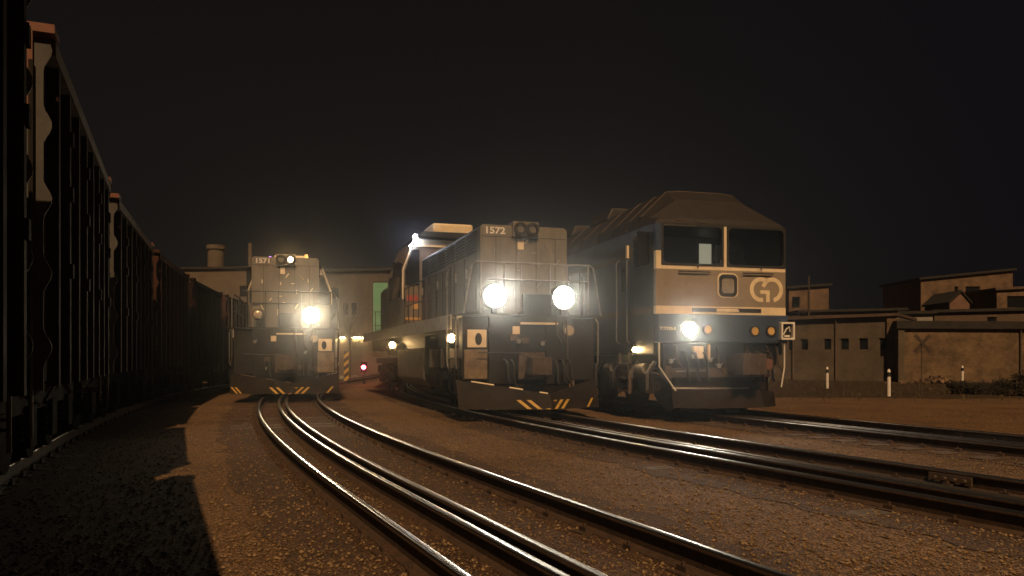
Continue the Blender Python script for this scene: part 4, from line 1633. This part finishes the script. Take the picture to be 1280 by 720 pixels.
mb.build('lens', M['redlit'], ds, smooth=40)

# bare tree before the warehouse
d = 50
q = at(437, 478, d)
tr = empty('bare_tree', (q.x, d, 0), 0, 'small bare tree with thin upright branches before the warehouse', 'tree')
mb = MB()
mb.tube([(0, 0, 0), (.03, 0, 1.5), (-.02, 0, 2.6), (.05, 0, 3.6)], [.09, .075, .06, .045], 8)
mb.build('trunk', M['bark'], tr, smooth=60)
mb = MB()
rn = random.Random(2)
def branch(p, v, l, r, depth):
    pts = [p]
    for k in range(3):
        v = (v + Vector((rn.uniform(-.22, .22), rn.uniform(-.22, .22), .1))).normalized()
        pts.append(pts[-1] + v * l / 3)
    mb.tube(pts, [r, r * .8, r * .65, r * .45], 5)
    if depth:
        for k in range(3):
            w = (v + Vector((rn.uniform(-.8, .8), rn.uniform(-.8, .8), rn.uniform(0, .5)))).normalized()
            branch(pts[rn.choice((1, 2, 3))], w, l * .7, r * .5, depth - 1)
for k in range(8):
    a = k * .785 + rn.random()
    branch(Vector((0, 0, 1.6 + .25 * k)), Vector((math.cos(a) * .6, math.sin(a) * .6, .9)).normalized(), 1.2, .035, 3)
mb.build('crown', M['bark'], tr)

# bushes at the right edge
def bush(x, y, w, h, label, seed):
    rn = random.Random(seed)
    r = empty('bush', (x, y, 0), 0, label, 'bush')
    mb = MB()
    for k in range(9):
        a = rn.random() * 6.28
        mb.tube([(rn.uniform(-w, w) * .5, rn.uniform(-.3, .3), 0), (rn.uniform(-w, w) * .8, rn.uniform(-.4, .4), h * .8)], [.02, .008], 5)
    mb.build('stem', M['bark'], r)
    mb = MB()
    cl = [(rn.uniform(-w, w), rn.uniform(-.5, .5), rn.uniform(.1, h * .78), rn.uniform(.15, .3)) for _ in range(40)]
    for _ in range(5200):
        c = rn.choice(cl)
        v = Vector((rn.gauss(0, 1), rn.gauss(0, 1), rn.gauss(0, 1))).normalized() * c[3] * rn.random() ** .4
        p = Vector(c[:3]) + v
        if p.z < .02: continue
        e = Vector((rn.gauss(0, 1), rn.gauss(0, 1), rn.gauss(0, 1))).normalized()
        f = e.orthogonal().normalized()
        l = rn.uniform(.03, .06)
        mb.add([p - e * l, p + f * l * .45, p + e * l, p - f * l * .45], [(0, 1, 2, 3)])
    mb.build('foliage', M['leaf'], r)
q = at(1225, 490, 30)
bush(q.x, 30, 1.0, .5, 'low dark bush before the brick shed, left of the larger one', 3)
q = at(1272, 495, 29)
bush(q.x + .3, 28.5, .8, .9, 'larger dark bush at the right edge before the brick shed', 8)

# ------------------------------------------------------------------ the misty night air
mb = MB()
mb.box(-155, 155, -28, 194, -1.5, 16)
hz = mb.build('haze', [])
hm = bpy.data.materials.new('night_haze')
hm.use_nodes = True
hm.node_tree.nodes.clear()
ho = hm.node_tree.nodes.new('ShaderNodeOutputMaterial')
hv = hm.node_tree.nodes.new('ShaderNodeVolumePrincipled')
hv.inputs['Color'].default_value = (0.95, 0.95, 0.95, 1)
hv.inputs['Density'].default_value = 0.0024
hv.inputs['Anisotropy'].default_value = 0.965
hm.node_tree.links.new(hv.outputs[0], ho.inputs['Volume'])
hm.cycles.volume_sampling = 'EQUIANGULAR'
hz.data.materials.append(hm)
tag(hz, 'thin night mist hanging over the yard', 'haze', kind='stuff')
